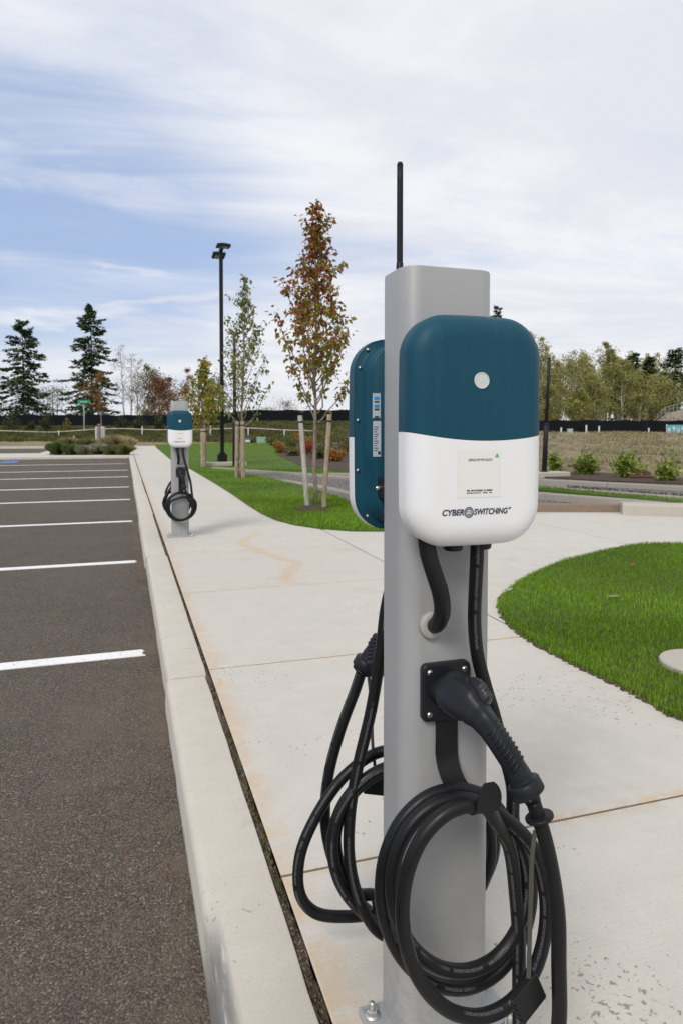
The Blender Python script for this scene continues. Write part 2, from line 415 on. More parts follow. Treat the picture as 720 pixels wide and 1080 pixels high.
def catmull(pts, n=10):
    P = [Vector(p) for p in pts]; P = [P[0] * 2 - P[1]] + P + [P[-1] * 2 - P[-2]]
    out = []
    for i in range(1, len(P) - 2):
        p0, p1, p2, p3 = P[i - 1:i + 3]
        def tj(ti, a, b): return ti + max((b - a).length, 1e-6) ** .5
        t0 = 0; t1 = tj(t0, p0, p1); t2 = tj(t1, p1, p2); t3 = tj(t2, p2, p3)
        for k in range(n):
            t = t1 + (t2 - t1) * k / n
            a1 = p0 * ((t1 - t) / (t1 - t0)) + p1 * ((t - t0) / (t1 - t0))
            a2 = p1 * ((t2 - t) / (t2 - t1)) + p2 * ((t - t1) / (t2 - t1))
            a3 = p2 * ((t3 - t) / (t3 - t2)) + p3 * ((t - t2) / (t3 - t2))
            b1 = a1 * ((t2 - t) / (t2 - t0)) + a2 * ((t - t0) / (t2 - t0))
            b2 = a2 * ((t3 - t) / (t3 - t1)) + a3 * ((t - t1) / (t3 - t1))
            out.append(b1 * ((t2 - t) / (t2 - t1)) + b2 * ((t - t1) / (t2 - t1)))
    out.append(P[-2]); return out
def sweep(path, rad, seg=12, up=None, caps=True, twist=0.0):
    """tube along path; rad scalar, list, or list of (rx, ry); returns verts, faces, uvs"""
    n = len(path); P = [Vector(p) for p in path]
    T = [(P[min(i + 1, n - 1)] - P[max(i - 1, 0)]).normalized() for i in range(n)]
    u = Vector(up) if up else (Vector((0, 0, 1)) if abs(T[0].z) < .9 else Vector((1, 0, 0)))
    N = (u - T[0] * u.dot(T[0])).normalized()
    V, Fc, UV = [], [], []; L = 0; Ls = []
    for i in range(n):
        if i:
            L += (P[i] - P[i - 1]).length
            N = (N - T[i] * N.dot(T[i])).normalized()
        Ls.append(L); B = T[i].cross(N)
        r = rad[i] if isinstance(rad, (list, tuple)) else rad
        rx, ry = r if isinstance(r, (list, tuple)) else (r, r)
        for k in range(seg):
            a = 2 * math.pi * k / seg + twist
            V.append(P[i] + N * (math.cos(a) * rx) + B * (math.sin(a) * ry))
    for i in range(n - 1):
        for k in range(seg):
            k2 = (k + 1) % seg
            Fc.append((i * seg + k, i * seg + k2, (i + 1) * seg + k2, (i + 1) * seg + k))
            UV.append(((Ls[i], k / seg), (Ls[i], (k + 1) / seg), (Ls[i + 1], (k + 1) / seg), (Ls[i + 1], k / seg)))
    if caps:
        Fc.append(tuple(range(seg))[::-1]); UV.append([(0, .6)] * seg)
        Fc.append(tuple((n - 1) * seg + k for k in range(seg))); UV.append([(0, .6)] * seg)
    return V, Fc, UV
def tube(name, pts, rad, m, parent=None, seg=14, n=10, up=None):
    path = catmull(pts, n) if n else [Vector(p) for p in pts]
    V, Fc, UV = sweep(path, rad, seg, up)
    return obj(name, V, Fc, m, parent, True, UV)
def add_sweep(acc, path, rad, seg=6, caps=True):
    V, Fc, _ = sweep(path, rad, seg, caps=caps); b = len(acc[0])
    acc[0].extend(V); acc[1].extend(tuple(i + b for i in f) for f in Fc)
def bm_box(bm, c, s, rot=None, bev=0.0, seg=2):
    r = bmesh.ops.create_cube(bm, size=1); vs = r['verts']
    bmesh.ops.scale(bm, vec=s, verts=vs)
    if bev:
        es = list({e for v in vs for e in v.link_edges})
        g = bmesh.ops.bevel(bm, geom=es, offset=bev, segments=seg, affect='EDGES', profile=.6)
        vs = list({v for f in g['faces'] for v in f.verts} | {v for v in vs if v.is_valid})
    if rot is not None: bmesh.ops.rotate(bm, matrix=rot, verts=vs, cent=(0, 0, 0))
    bmesh.ops.translate(bm, vec=c, verts=vs); return vs
def box(name, c, s, m, parent=None, bev=.003, rot=None, sm=False):
    bm = bmesh.new(); bm_box(bm, c, s, rot, bev); return bobj(name, bm, m, parent, sm)
def cyl(name, p0, p1, r0, m, parent=None, r1=None, seg=20, sm=True):
    p0, p1 = Vector(p0), Vector(p1); r1 = r0 if r1 is None else r1
    d = (p1 - p0).normalized(); L = (p1 - p0).length; e = min(.15 * min(r0, r1), L * .3)
    V, Fc, UV = sweep([p0, p0 + d * e * .01, p0 + d * e, p1 - d * e, p1 - d * e * .01, p1], [r0 - e, r0 - e, r0, r1, r1 - e, r1 - e], seg)
    return obj(name, V, Fc, m, parent, sm)
def rrect(a, b, r, kc=8, ke=6):
    """rounded rectangle outline, same point count for any size"""
    pts = []; r = max(r, .0008)
    cs = [(a - r, b - r, 0), (-(a - r), b - r, 90), (-(a - r), -(b - r), 180), (a - r, -(b - r), 270)]
    for i, (x, z, a0) in enumerate(cs):
        for k in range(kc + 1):
            t = R(a0 + 90 * k / kc); pts.append((x + r * math.cos(t), z + r * math.sin(t)))
        nx = cs[(i + 1) % 4]; t = R(a0 + 90); x1, z1 = x + r * math.cos(t), z + r * math.sin(t)
        t2 = R(nx[2]); x2, z2 = nx[0] + r * math.cos(t2), nx[1] + r * math.sin(t2)
        for k in range(1, ke): pts.append((x1 + (x2 - x1) * k / ke, z1 + (z2 - z1) * k / ke))
    return pts
def rings_mesh(rings, cap0=True, cap1=True):
    n = len(rings[0]); V = [p for r in rings for p in r]; Fc = []
    for i in range(len(rings) - 1):
        for k in range(n):
            k2 = (k + 1) % n; Fc.append((i * n + k, i * n + k2, (i + 1) * n + k2, (i + 1) * n + k))
    if cap0: Fc.append(tuple(range(n))[::-1])
    if cap1: Fc.append(tuple((len(rings) - 1) * n + k for k in range(n)))
    return V, Fc
def text_mesh(s, size, bold=0.0, shear=0.0, space=1.0):
    cu = bpy.data.curves.new('lettering', 'FONT'); cu.body = s; cu.size = size; cu.shear = shear
    cu.offset = bold; cu.align_x = 'LEFT'; cu.align_y = 'CENTER'; cu.space_character = space; cu.resolution_u = 6
    o = bpy.data.objects.new('lettering', cu); col.objects.link(o)
    dg = bpy.context.evaluated_depsgraph_get(); me = bpy.data.meshes.new_from_object(o.evaluated_get(dg))
    V = [tuple(v.co) for v in me.vertices]; Fc = [tuple(p.vertices) for p in me.polygons]
    bpy.data.objects.remove(o); bpy.data.curves.remove(cu); bpy.data.meshes.remove(me)
    return V, Fc
def prism(poly, z0, z1):
    n = len(poly); V = [(p[0], p[1], z0) for p in poly] + [(p[0], p[1], z1) for p in poly]
    Fc = [tuple(range(n))[::-1], tuple(range(n, 2 * n))]
    Fc += [(i, (i + 1) % n, n + (i + 1) % n, n + i) for i in range(n)]
    return V, Fc
def inpoly(px, py, poly):
    res = np.zeros(len(px), bool); n = len(poly); j = n - 1
    for i in range(n):
        xi, yi = poly[i][0], poly[i][1]; xj, yj = poly[j][0], poly[j][1]
        c = ((yi > py) != (yj > py)) & (px < (xj - xi) * (py - yi) / ((yj - yi) if yj != yi else 1e-9) + xi)
        res ^= c; j = i
    return res

# ================================================================== THE GROUND
def sstep(x, a, b):
    t = np.clip((x - a) / (b - a), 0, 1); return t * t * (3 - 2 * t)
def terrain_z(dep, lat):
    dep = np.asarray(dep, float); lat = np.asarray(lat, float)
    az = lat / np.maximum(dep, 1.0)
    left = -.40 + .36 * sstep(dep, 34, 38) + 1.2 * sstep(dep, 57.5, 65)
    mid = -.08 + 1.75 * sstep(dep, 58, 66.5)
    rise = -.06 + .22 * sstep(dep, 16.0, 22) + .66 * sstep(dep, 20, 62)
    wm = sstep(az, -.20, -.13); wr = sstep(az, .06, .2)
    z = left * (1 - wm) + mid * wm; z = z * (1 - wr) + rise * wr
    z = np.where(dep < 15.5, -.40 + (z + .40) * sstep(dep, 14.6, 15.8), z)
    far = sstep(dep, 70, 110); z = z * (1 - far) + 1.15 * far
    return z
def tz(p):
    d = p.x * sy + p.y * cy_; l = p.x * cy_ - p.y * sy
    return float(terrain_z(d, l))
dv = np.concatenate([np.arange(-60, 12, 6), np.arange(12, 75, .5), np.geomspace(75, 3500, 30)])
lv = np.concatenate([-np.geomspace(3500, 64, 14), np.arange(-60, 60, 1.0), np.geomspace(60, 3500, 16)])
D, Lm = np.meshgrid(dv, lv, indexing='ij'); Z = terrain_z(D, Lm)
bumpz = (np.sin(D * 1.1 + Lm * .6) * np.sin(Lm * .83 - D * .3) * .05 + rng.normal(0, .025, D.shape)) * sstep(D, 16.5, 20) * (1 - sstep(D, 68, 100))
Z = Z + np.where((Lm / np.maximum(D, 1) > .06) | (D > 57.5), bumpz, 0)
gx = sy * D + cy_ * Lm; gy = cy_ * D - sy * Lm
V = np.stack([gx, gy, Z], -1).reshape(-1, 3); nl = len(lv); ii = np.arange(len(dv) - 1)[:, None] * nl + np.arange(nl - 1)[None]
T = np.stack([ii, ii + nl, ii + nl + 1, ii + 1], -1).reshape(-1, 4)
struct(tris_obj('ground', V, T, M['terrain'], sm=True))

# car park asphalt, kerb, painted bays
LOT_Z = -.12
KX0, KX1 = .178, .367            # kerb faces
SX = .3875                        # first slab edge
V, Fc = prism([(-45, -6), (KX0 + .02, -6), (KX0 + .02, 31.7), (-45, 31.7)], LOT_Z - .2, LOT_Z)
struct(obj('car_park', V, Fc, M['asphalt']))
for i, (py, xr) in enumerate([(691.5, .09), (592.3, .09), (549.5, .08), (526.5, .08), (513.3, .08), (502.6, .07), (495.6, .07), (488.8, .06)]):
    yc = at(145, py - (2.2 if i == 0 else 0), LOT_Z).y; w = .058
    pts = []; rs = random.Random(i)
    for k in range(9): pts.append((xr + rs.uniform(-.018, .018), yc - w + 2 * w * k / 8))
    sl = -.012
    poly = [(-5.4, yc - w + sl * 5.4)] + pts + [(-5.4, yc + w + sl * 5.4)]
    V, Fc = prism(poly, LOT_Z - .01, LOT_Z + .004)
    struct(obj('bay_line', V, Fc, M['paint']))
p0, p1 = at(-4, 488.5, LOT_Z), at(22, 486, LOT_Z)
V, Fc = prism([(p0.x, p0.y), (p1.x, p0.y), (p1.x, p1.y), (p0.x, p1.y)], LOT_Z - .01, LOT_Z + .0045)
struct(obj('bay_marking', V, Fc, M['blue_paint']))

def kerb_run(name, p0, p1, w, zt, zb, m, rad=.025, seed=0, side=1, steps=None, jig=.0015, zt2=None):
    """moulded kerb between two points; side=+1: rounded nose on the left of travel"""
    p0, p1 = Vector((p0[0], p0[1], 0)), Vector((p1[0], p1[1], 0)); d = (p1 - p0); L = d.length; d.normalize()
    n = Vector((-d.y, d.x, 0)) * side; rs = random.Random(seed); steps = steps or max(2, int(L / .12))
    prof = [(-w / 2, zb), (w / 2 + .012, zb)]
    for k in range(6):
        a = R(90 * k / 5); prof.append((w / 2 - rad + rad * math.cos(a), zt - rad + rad * math.sin(a)))
    for k in range(3):
        a = R(90 + 90 * k / 2); prof.append((-w / 2 + .008 + .008 * math.cos(a), zt - .008 + .008 * math.sin(a)))
    rings = []
    for i in range(steps + 1):
        j1 = rs.uniform(-jig, jig); j2 = rs.uniform(-jig, jig) * .7
        c = p0 + d * (L * i / steps); dz = ((zt2 - zt) * i / steps) if zt2 is not None else 0
        sh = 1 - (.004 if i in (0, steps) else 0) / max(w, .05)
        rings.append([c + n * (o * sh + j1) + Vector((0, 0, z + ((j2 + dz) if z > zb else 0) - (.003 if i in (0, steps) and z > zb else 0))) for o, z in prof])
    V, Fc = rings_mesh(rings)
    bm = bmesh.new(); me = bpy.data.meshes.new('t'); me.from_pydata([tuple(v) for v in V], [], Fc); bm.from_mesh(me); bpy.data.meshes.remove(me)
    o = bobj(name, bm, m, None, True)
    try: o.data.set_sharp_from_angle(angle=R(40))
    except Exception: pass
    return struct(o)
ks = [-6, .03, 3.33, 6.63, 9.93, 13.2, 16.5, 19.8, 23.1, 26.4, 29.7, 31.7]
for i in range(len(ks) - 1):
    off = (.006, -.004, .004, -.006, .003, -.003, .004, 0, 0, 0, 0)[i]
    kx = (KX0 + KX1) / 2 + off
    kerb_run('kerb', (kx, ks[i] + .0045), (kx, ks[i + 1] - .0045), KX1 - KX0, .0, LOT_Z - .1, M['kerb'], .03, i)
# soil and moss in the open joint behind the kerb
steps = 900; rs = np.random.default_rng(3); V = []; 
for i in range(steps):
    y = -5 + 37 * (i / (steps - 1)) ** 1.6
    for k in range(6):
        x = KX1 - .012 + (SX - KX1 + .024) * k / 5
        V.append((x, y, min(-.005, -.016 + .006 * rs.normal() + (.005 if 0 < k < 5 else -.006))))
T = [(i * 6 + k, i * 6 + k + 1, i * 6 + k + 7, i * 6 + k + 6) for i in range(steps - 1) for k in range(5)]
struct(tris_obj('joint_soil', V, T, M['joint'], sm=True))
# pebbles and moss tufts lying in that joint
pv, pt, pc = [], [], []
for i in range(1500):
    y = .9 + 7 * rs.random() ** 2; x = KX1 + .006 + rs.random() * (SX - KX1 - .012); s = .0016 + .0034 * rs.random() ** 2
    g = rs.random(); moss = math.sin(y * 4.1) + math.sin(y * 9.7 + 1) > .6
    c = np.array(((.30, .26, .21), (.17, .10, .055), (.22, .16, .10))[i % 3]) * (.3 + g * .8) if not moss or g < .3 else np.array((.14, .155, .022)) * (.6 + g * .7)
    if moss and g >= .3: s *= 1.3
    b = len(pv); z = -.016 + .007 * rs.random()
    for dx, dy, dz in ((1, 0, 0), (-1, 0, 0), (0, 1, 0), (0, -1, 0), (0, 0, .8), (0, 0, -.8)):
        pv.append((x + s * dx * (.6 + .7 * rs.random()), y + s * dy * (.6 + rs.random()), z + s * dz)); pc.append(c)
    for a, bb, cc in ((0, 2, 4), (2, 1, 4), (1, 3, 4), (3, 0, 4), (2, 0, 5), (1, 2, 5), (3, 1, 5), (0, 3, 5)): pt.append((b + a, b + bb, b + cc))
o = tris_obj('moss_and_grit', pv, pt, M['leaf'], tint=np.array(pc), sm=True)
stuff(o, 'moss, soil and fine grit filling the gap behind the concrete kerb')

# concrete slabs of the pavement, with real gaps between them
def slab(bm, x0, x1, y0, y1, zt=0.0, th=.12, e=.004):
    r = [(x0, y0), (x1, y0), (x1, y1), (x0, y1)]
    def ring(ins, z): return [bm.verts.new((x0 + ins, y0 + ins, z)) , bm.verts.new((x1 - ins, y0 + ins, z)), bm.verts.new((x1 - ins, y1 - ins, z)), bm.verts.new((x0 + ins, y1 - ins, z))]
    R_ = [ring(0, zt - th), ring(0, zt - e), ring(e * .35, zt - e * .3), ring(e, zt)]
    for a, b in zip(R_, R_[1:]):
        for k in range(4): bm.faces.new((a[k], a[(k + 1) % 4], b[(k + 1) % 4], b[k]))
    bm.faces.new(R_[-1])
ys = [-3.195 + 1.65 * k for k in range(0, 33)]
bm = bmesh.new()
for a, b in zip(ys, ys[1:]): slab(bm, SX, 2.213, a + .0045, b - .0045)
struct(bobj('pavement', bm, M['concrete']))
bm = bmesh.new()
for x0, x1 in ((2.224, 4.99), (5.0, 7.6), (7.61, 10.4), (10.41, 14)):
    for y0, y1 in ((-3.2, 1.755), (1.765, 3.355), (3.364, 8.9)): slab(bm, x0, x1, y0, y1)
struct(bobj('path', bm, M['path_concrete']))
V, Fc = prism([(SX - .0, -3.4), (13.9, -3.4), (13.9, 8.85), (2.21, 8.85), (2.21, 50), (SX, 50)], -.3, -.0026)
struct(obj('path_bed', V, Fc, M['joint_fill']))

# lawns
def px_poly(pts, z=0.0): return [at(x, y, z) for x, y in pts]
island = px_poly([(720, 573), (674, 574), (628, 583), (585.5, 595), (555, 609), (536, 622.5), (528, 633), (529.5, 645), (545, 662), (567, 677.5), (604, 697), (647, 717), (683, 735.5), (720, 756)], .015)
island += [Vector((2.9, 1.5, .02)), Vector((6.2, 1.2, .02)), Vector((8.6, 2.2, .02)), Vector((8.8, 4.6, .02)), Vector((7.2, 5.6, .02))]
island = catmull(island + [island[0]], 5)[:-1]
strip = px_poly([(163.5, 469), (165, 472), (180, 484.5), (202, 495), (226, 509), (243, 519.5), (262, 532.5), (276, 541), (290, 547.5), (311, 553), (339, 557), (372, 559.3), (402, 559.5)], .015)
strip += px_poly([(440, 558), (470, 553), (500, 545), (480, 530), (440, 527), (405, 522), (366, 519), (330, 512), (292, 506), (258, 499), (240, 494.5), (300, 498), (366, 503.5), (366, 498), (318, 491.5), (292, 480), (309, 467.2), (250, 466.8)], .015)
def lawn(name, poly, z0, z1):
    V, Fc = prism(poly, z0, z1); o = obj(name, V, Fc, M['lawn'])
    bm = bmesh.new(); bm.from_mesh(o.data); bmesh.ops.triangulate(bm, faces=[f for f in bm.faces if len(f.verts) > 4]); bm.to_mesh(o.data); bm.free()
    return struct(o)
def grow(poly, d):
    n = len(poly); out = []
    area = sum(poly[i].x * poly[(i + 1) % n].y - poly[(i + 1) % n].x * poly[i].y for i in range(n)); sg_ = 1 if area > 0 else -1; rs_ = random.Random(8)
    for i in range(n):
        t_ = (poly[(i + 1) % n] - poly[i - 1]); t_.z = 0; t_.normalize(); out.append(poly[i] + Vector((t_.y, -t_.x, 0)) * sg_ * d * rs_.uniform(.3, 1.7))
    return out
for nm in (island,):
    V, Fc = prism(grow(catmull(nm + [nm[0]], 4)[:-1], .022), -.02, .004); o = obj('soil_edge', V, Fc, M['joint']); struct(o)
lawn('lawn', island, -.02, .012); lawn('lawn', strip, -.02, .012)
midgrass = px_poly([(450, 512), (565, 515.2), (695, 528), (720, 530), (720, 527), (565, 513), (450, 509)], .05)
lawn('lawn', midgrass, -.05, .05)

def blades(name, pts, hgt, wid, c0, c1, label, lean=.45, z=None):
    n = len(pts); a = rng.uniform(0, 2 * np.pi, n); l = rng.normal(0, lean, n); 
    dx, dy = np.cos(a), np.sin(a); h = hgt * rng.uniform(.55, 1.25, n); w = wid * rng.uniform(.7, 1.3, n)
    b = a + np.pi / 2 + rng.normal(0, .4, n); wx, wy = np.cos(b) * w / 2, np.sin(b) * w / 2
    x, y, zz = pts[:, 0], pts[:, 1], pts[:, 2]
    mx, my, mz = x + dx * l * h * .35, y + dy * l * h * .35, zz + h * .6
    tx, ty, tzz = x + dx * l * h * 1.1, y + dy * l * h * 1.1, zz + h * np.clip(1 - np.abs(l) * .3, .4, 1)
    V = np.stack([np.stack([x - wx, y - wy, zz], -1), np.stack([x + wx, y + wy, zz], -1),
                  np.stack([mx + wx * .8, my + wy * .8, mz], -1), np.stack([mx - wx * .8, my - wy * .8, mz], -1), np.stack([tx, ty, tzz], -1)], 1).reshape(-1, 3)
    i = np.arange(n)[:, None] * 5
    T = np.concatenate([i + np.array([[0, 1, 2]]), i + np.array([[0, 2, 3]]), i + np.array([[3, 2, 4]])], 1).reshape(-1, 3)
    f = rng.random((n, 1)); c = np.array(c0) * (1 - f) + np.array(c1) * f
    hv = .78 + .42 * (np.sin(pts[:, 0] * 5.1 + np.sin(pts[:, 1] * 3.3) * 1.7) * np.sin(pts[:, 1] * 4.3 + pts[:, 0] * 1.9) * .5 + .5)
    if hgt < .06: V = V.reshape(n, 5, 3); V[:, 2:, 2] = zz[:, None] + (V[:, 2:, 2] - zz[:, None]) * hv[:, None]; V = V.reshape(-1, 3)
    dry = rng.random(n) < .07 + .10 * (np.sin(x * 1.9 + 1) * np.sin(y * 2.7) > .55); c[dry] = np.array((.22, .19, .07)) * rng.uniform(.6, 1.1, (dry.sum(), 1))
    patch = .80 + .40 * (np.sin(x * 2.3 + np.sin(y * 1.7) * 2) * .5 + .5)
    c = c * patch[:, None]; yl = np.clip(np.sin(x * 1.3 + y * .7) * np.sin(y * 2.1 - x * .6 + 1) + rng.normal(0, .25, n), 0, 1)[:, None] * .25; c = c * (1 - yl) + yl * np.array((.27, .31, .04)) * (1 if c0[1] > .15 else .5)
    o = tris_obj(name, V, T, M['grass'], tint=np.repeat(c, 5, 0))
    return stuff(o, label)
def scatter(poly, density, lo=0, hi=1e9, margin=0.0):
    xs = [p.x for p in poly]; ys_ = [p.y for p in poly]; A = (max(xs) - min(xs)) * (max(ys_) - min(ys_))
    n = int(A * density); x = rng.uniform(min(xs), max(xs), n); y = rng.uniform(min(ys_), max(ys_), n)
    d = x * sy + y * cy_; l = x * cy_ - y * sy
    k = inpoly(x, y, poly) & (d > lo) & (d < hi) & (np.abs(l) < .5 * d + 2.5)
    return np.stack([x[k], y[k], np.full(k.sum(), .008)], -1)
pad_c = at(741, 701, .02)
gp = np.concatenate([scatter(island, 9000, 0, 4.2), scatter(island, 5500, 4.2, 12)])
gp = gp[np.hypot(gp[:, 0] - pad_c.x, gp[:, 1] - pad_c.y) > .215]
# denser, flopping fringe along the edge
fr = []
for a, b in zip(island, island[1:]):
    m = int((b - a).length * 500)
    for k in range(m):
        q = a.lerp(b, rng.random()); fr.append((q.x + rng.normal(0, .012), q.y + rng.normal(0, .012), .002))
gp = np.concatenate([gp, np.array(fr)])
blades('grass', gp, .036, .0040, (.095, .215, .005), (.225, .385, .018), 'bright green mown grass on the rounded lawn at the right')
gs = np.concatenate([scatter(strip, 2600, 0, 12), scatter(strip, 900, 12, 20), scatter(strip, 220, 20, 70)])
d_ = gs[:, 0] * sy + gs[:, 1] * cy_
blades('grass', gs, .045, .007, (.092, .21, .005), (.215, .37, .018), 'green mown grass on the long strip beside the pavement')
blades('grass', scatter(midgrass, 1200) + np.array([0, 0, .045]), .05, .008, (.09, .20, .01), (.18, .31, .03), 'thin strip of grass between two kerbs beyond the path')

# small round concrete pad in the right hand lawn
V, Fc = rings_mesh([[(pad_c.x + r * math.cos(R(a)), pad_c.y + r * math.sin(R(a)), z) for a in range(0, 360, 9)] for r, z in ((.20, -.02), (.20, .03), (.194, .036))], False)
tag(obj('concrete_pad', V, Fc, M['block'], None), 'round pale concrete pad set in the lawn at the right edge', 'concrete pad')

# gravel bed, far kerbs and blocks beyond the path
grav = px_poly([(238, 495), (300, 499), (366, 504), (450, 508), (565, 514), (730, 527), (735, 545), (655, 541), (563, 540), (450, 530), (366, 519), (294, 507)], 0)
V, Fc = prism(grav, -.3, -.005); struct(obj('gravel_bed', V, Fc, M['gravel']))
bed2 = px_poly([(340, 501), (450, 505), (565, 509), (740, 522), (760, 506), (565, 497), (450, 497), (340, 497)], 0)
V, Fc = prism(bed2, -.3, -.002); struct(obj('drive', V, Fc, M['gravel']))
def kerb_px(pts, z, w, h, m, name='kerb', rad=.02, zs=None):
    P = [at(x, y, zs[k] if zs else z) for k, (x, y) in enumerate(pts)]
    P = [Vector((p.x, p.y, 0)) for p in P]
    for i in range(len(P) - 1):
        d = (P[i + 1] - P[i]).normalized()
        kerb_run(name, P[i] + d * .004 + Vector((-d.y, d.x, 0)) * w / 2, P[i + 1] - d * .004 + Vector((-d.y, d.x, 0)) * w / 2, w, (zs[i] if zs else z), z - h, m, rad, i, side=-1, steps=int(max(2, (P[i + 1] - P[i]).length / .5)), jig=.004, zt2=(zs[i + 1] if zs else z))
kerb_px([(223, 492.5), (262, 495.5), (310, 498.5), (366, 502.8), (450, 507.5), (565, 513.2), (640, 518), (730, 525)], .06, .16, .3, M['old_kerb'])
kerb_px([(291.7, 505.8), (328, 511.5), (366.7, 520), (405, 525), (450, 528), (505, 530)], .15, .2, .45, M['old_kerb'], zs=[.02, .07, .14, .15, .15, .13])
kerb_px([(562, 531.3), (655.3, 531.6)], .12, .12, .3, M['rust_edge'])
kerb_px([(505, 530.2), (562, 531.2)], .125, .12, .3, M['rust_edge'])
kerb_px([(656, 531), (760, 534)], .16, .34, .4, M['block'], rad=.035)
kerb_px([(450, 511.5), (565, 519.5), (698, 530.0)], .11, .18, .3, M['old_kerb'])
kerb_px([(340, 498.8), (450, 500.2), (565, 505.4), (640, 509), (735, 513.6)], .09, .16, .3, M['old_kerb'])
mul = px_poly([(556, 503), (560, 498), (600, 497), (700, 504), (740, 506), (740, 512), (640, 508)], 0)
V, Fc = prism(mul, -.3, .03); struct(obj('mulch_bed', V, Fc, M['mulch']))
mul = px_poly([(292, 480), (309, 467.5), (400, 468), (420, 499), (366, 498), (318, 491.5)], 0)
V, Fc = prism(mul, -.3, .02); struct(obj('mulch_bed', V, Fc, M['mulch']))

# island at the end of the bays, cross drive and verge
a0, a1 = at(137, 482.5, 0), at(-30, 481.5, 0); YI = 31.75
kerb_run('kerb', (-3, YI + .1), (KX0 + .02, YI + .1), .2, .0, LOT_Z - .1, M['kerb'], .03, 77, side=-1, steps=20)
kerb_run('kerb', (-12, YI + .1), (-3.01, YI + .1), .2, .0, LOT_Z - .1, M['kerb'], .03, 78, side=-1, steps=20)
kerb_run('kerb', (-30, YI + .1), (-12.01, YI + .1), .2, .0, LOT_Z - .1, M['kerb'], .03, 79, side=-1, steps=20)
V, Fc = prism([(-30, YI + .2), (SX - .01, YI + .2), (SX - .01, 50), (-4.0, 50), (-4.0, 36.5), (-30, 36.0)], -.4, -.004)
struct(obj('path', V, Fc, M['path_concrete']))
q = [at(52, 479.5), at(137, 479.5), at(136, 465), at(58, 465)]
V, Fc = prism([(p.x, p.y) for p in q], -.3, .025); struct(obj('planting_bed', V, Fc, M['mulch']))
V, Fc = prism([(-60, 36.05), (-4.02, 36.55), (-4.02, 46), (-60, 46)], -.5, -.03); struct(obj('road', V, Fc, M['asphalt']))
kerb_run('kerb', (-60, 46.1), (-4.0, 46.1), .2, .1, -.3, M['kerb'], .03, 80, side=-1, steps=40)

# fallen leaves and needles lying on the asphalt
lv_, lt_, lc_ = [], [], []
rs = np.random.default_rng(12)
for i in range(170):
    y = .6 + 5.5 * rs.random() ** 1.4; x = KX0 - .02 - 1.9 * rs.random() ** 1.8; a = rs.uniform(0, 6.28); s = rs.uniform(.006, .016); wq = s * rs.uniform(.1, .28)
    b = len(lv_); ca, sa = math.cos(a), math.sin(a); z = LOT_Z + .004
    for u, v, w in ((-s, 0, 0), (0, -wq, .002), (s, 0, .003), (0, wq, .002)): lv_.append((x + u * ca - v * sa, y + u * sa + v * ca, z + w))
    c = random.Random(i).choice([(.30, .12, .03), (.22, .14, .05), (.36, .30, .2), (.16, .07, .03)]); lc_ += [c] * 4
    lt_ += [(b, b + 1, b + 2), (b, b + 2, b + 3)]
stuff(tris_obj('leaf_litter', lv_, lt_, M['leaf'], tint=np.array(lc_)), 'tiny brown leaf scraps and needles scattered on the asphalt')
def fallen(name, p, s, c, label, rz):
    ca, sa = math.cos(rz), math.sin(rz); V = []
    for u, v, w in ((-s, 0, 0), (-.3 * s, -.4 * s, .004), (.3 * s, -.34 * s, .007), (s, 0, .012), (.3 * s, .34 * s, .01), (-.3 * s, .4 * s, .006), (0, 0, .002)):
        V.append((p.x + u * ca - v * sa, p.y + u * sa + v * ca, p.z + w))
    T = [(6, 0, 1), (6, 1, 2), (6, 2, 3), (6, 3, 4), (6, 4, 5), (6, 5, 0)]
    tag(tris_obj(name, V, T, M['leaf'], tint=np.tile(np.array(c), (7, 1))), label, 'leaf')
fallen('fallen_leaf', at(667, 596, .045), .035, (.45, .13, .03), 'small orange leaf lying on the right hand lawn', .5)
fallen('fallen_leaf', at(647, 629.5, .045), .05, (.42, .33, .2), 'curled tan leaf lying on the right hand lawn', -.4)
fallen('fallen_leaf', at(537, 622.5, .03), .03, (.6, .6, .58), 'pale scrap at the tip of the right hand lawn', .1)

# ================================================================== CHARGING STATIONS
PW, PD, PH = .190, .134, 1.503
def surf_y(x, z, a, b, r, T, dome, e):
    qx, qz = abs(x) - a + r, abs(z) - b + r
    sd = min(max(qx, qz), 0) + math.hypot(max(qx, 0), max(qz, 0)) - r
    t = min(max(-sd / e, 0), 1)
    return -(T * (1 - (1 - t) ** 2.3) ** (1 / 2.1) + dome * (1 - (x / a) ** 2) * (1 - (z / b) ** 2))
CA, CB, CR, CT, CDOME, CE = .131, .2035, .070, .036, .006, .046
def split_z(x): return -.016 + .013 * (x / CA) ** 2 - .002 * (x / CA)
def shell():
    rings = []
    def bulge(x, z): return x * (1 - .018 * (z / CB) ** 2), z * (1 - .022 * (x / CA) ** 2)
    for s in [0, .0006, .002, .004, .007, .011, .016, .022, .029, .037, .043, .047]:
        rings.append([(x, surf_y(x, z, CA, CB, CR, CT, CDOME, CE), z) for x, z in rrect(CA - s, CB - s, CR - s, 10, 8)])
    base = rrect(CA - .047, CB - .047, CR - .047, 10, 8)
    for f in (.92, .8, .66, .52, .38, .24, .1):
        rings.append([(x * f, surf_y(x * f, z * f, CA, CB, CR, CT, CDOME, CE), z * f) for x, z in base])
    rings.insert(0, [(x, .026, z) for x, z in rrect(CA - .001, CB - .001, CR - .001, 10, 8)])
    rings = [[(bulge(x, z)[0], y, bulge(x, z)[1]) for x, y, z in r] for r in rings]
    return rings_mesh(rings, False, True)
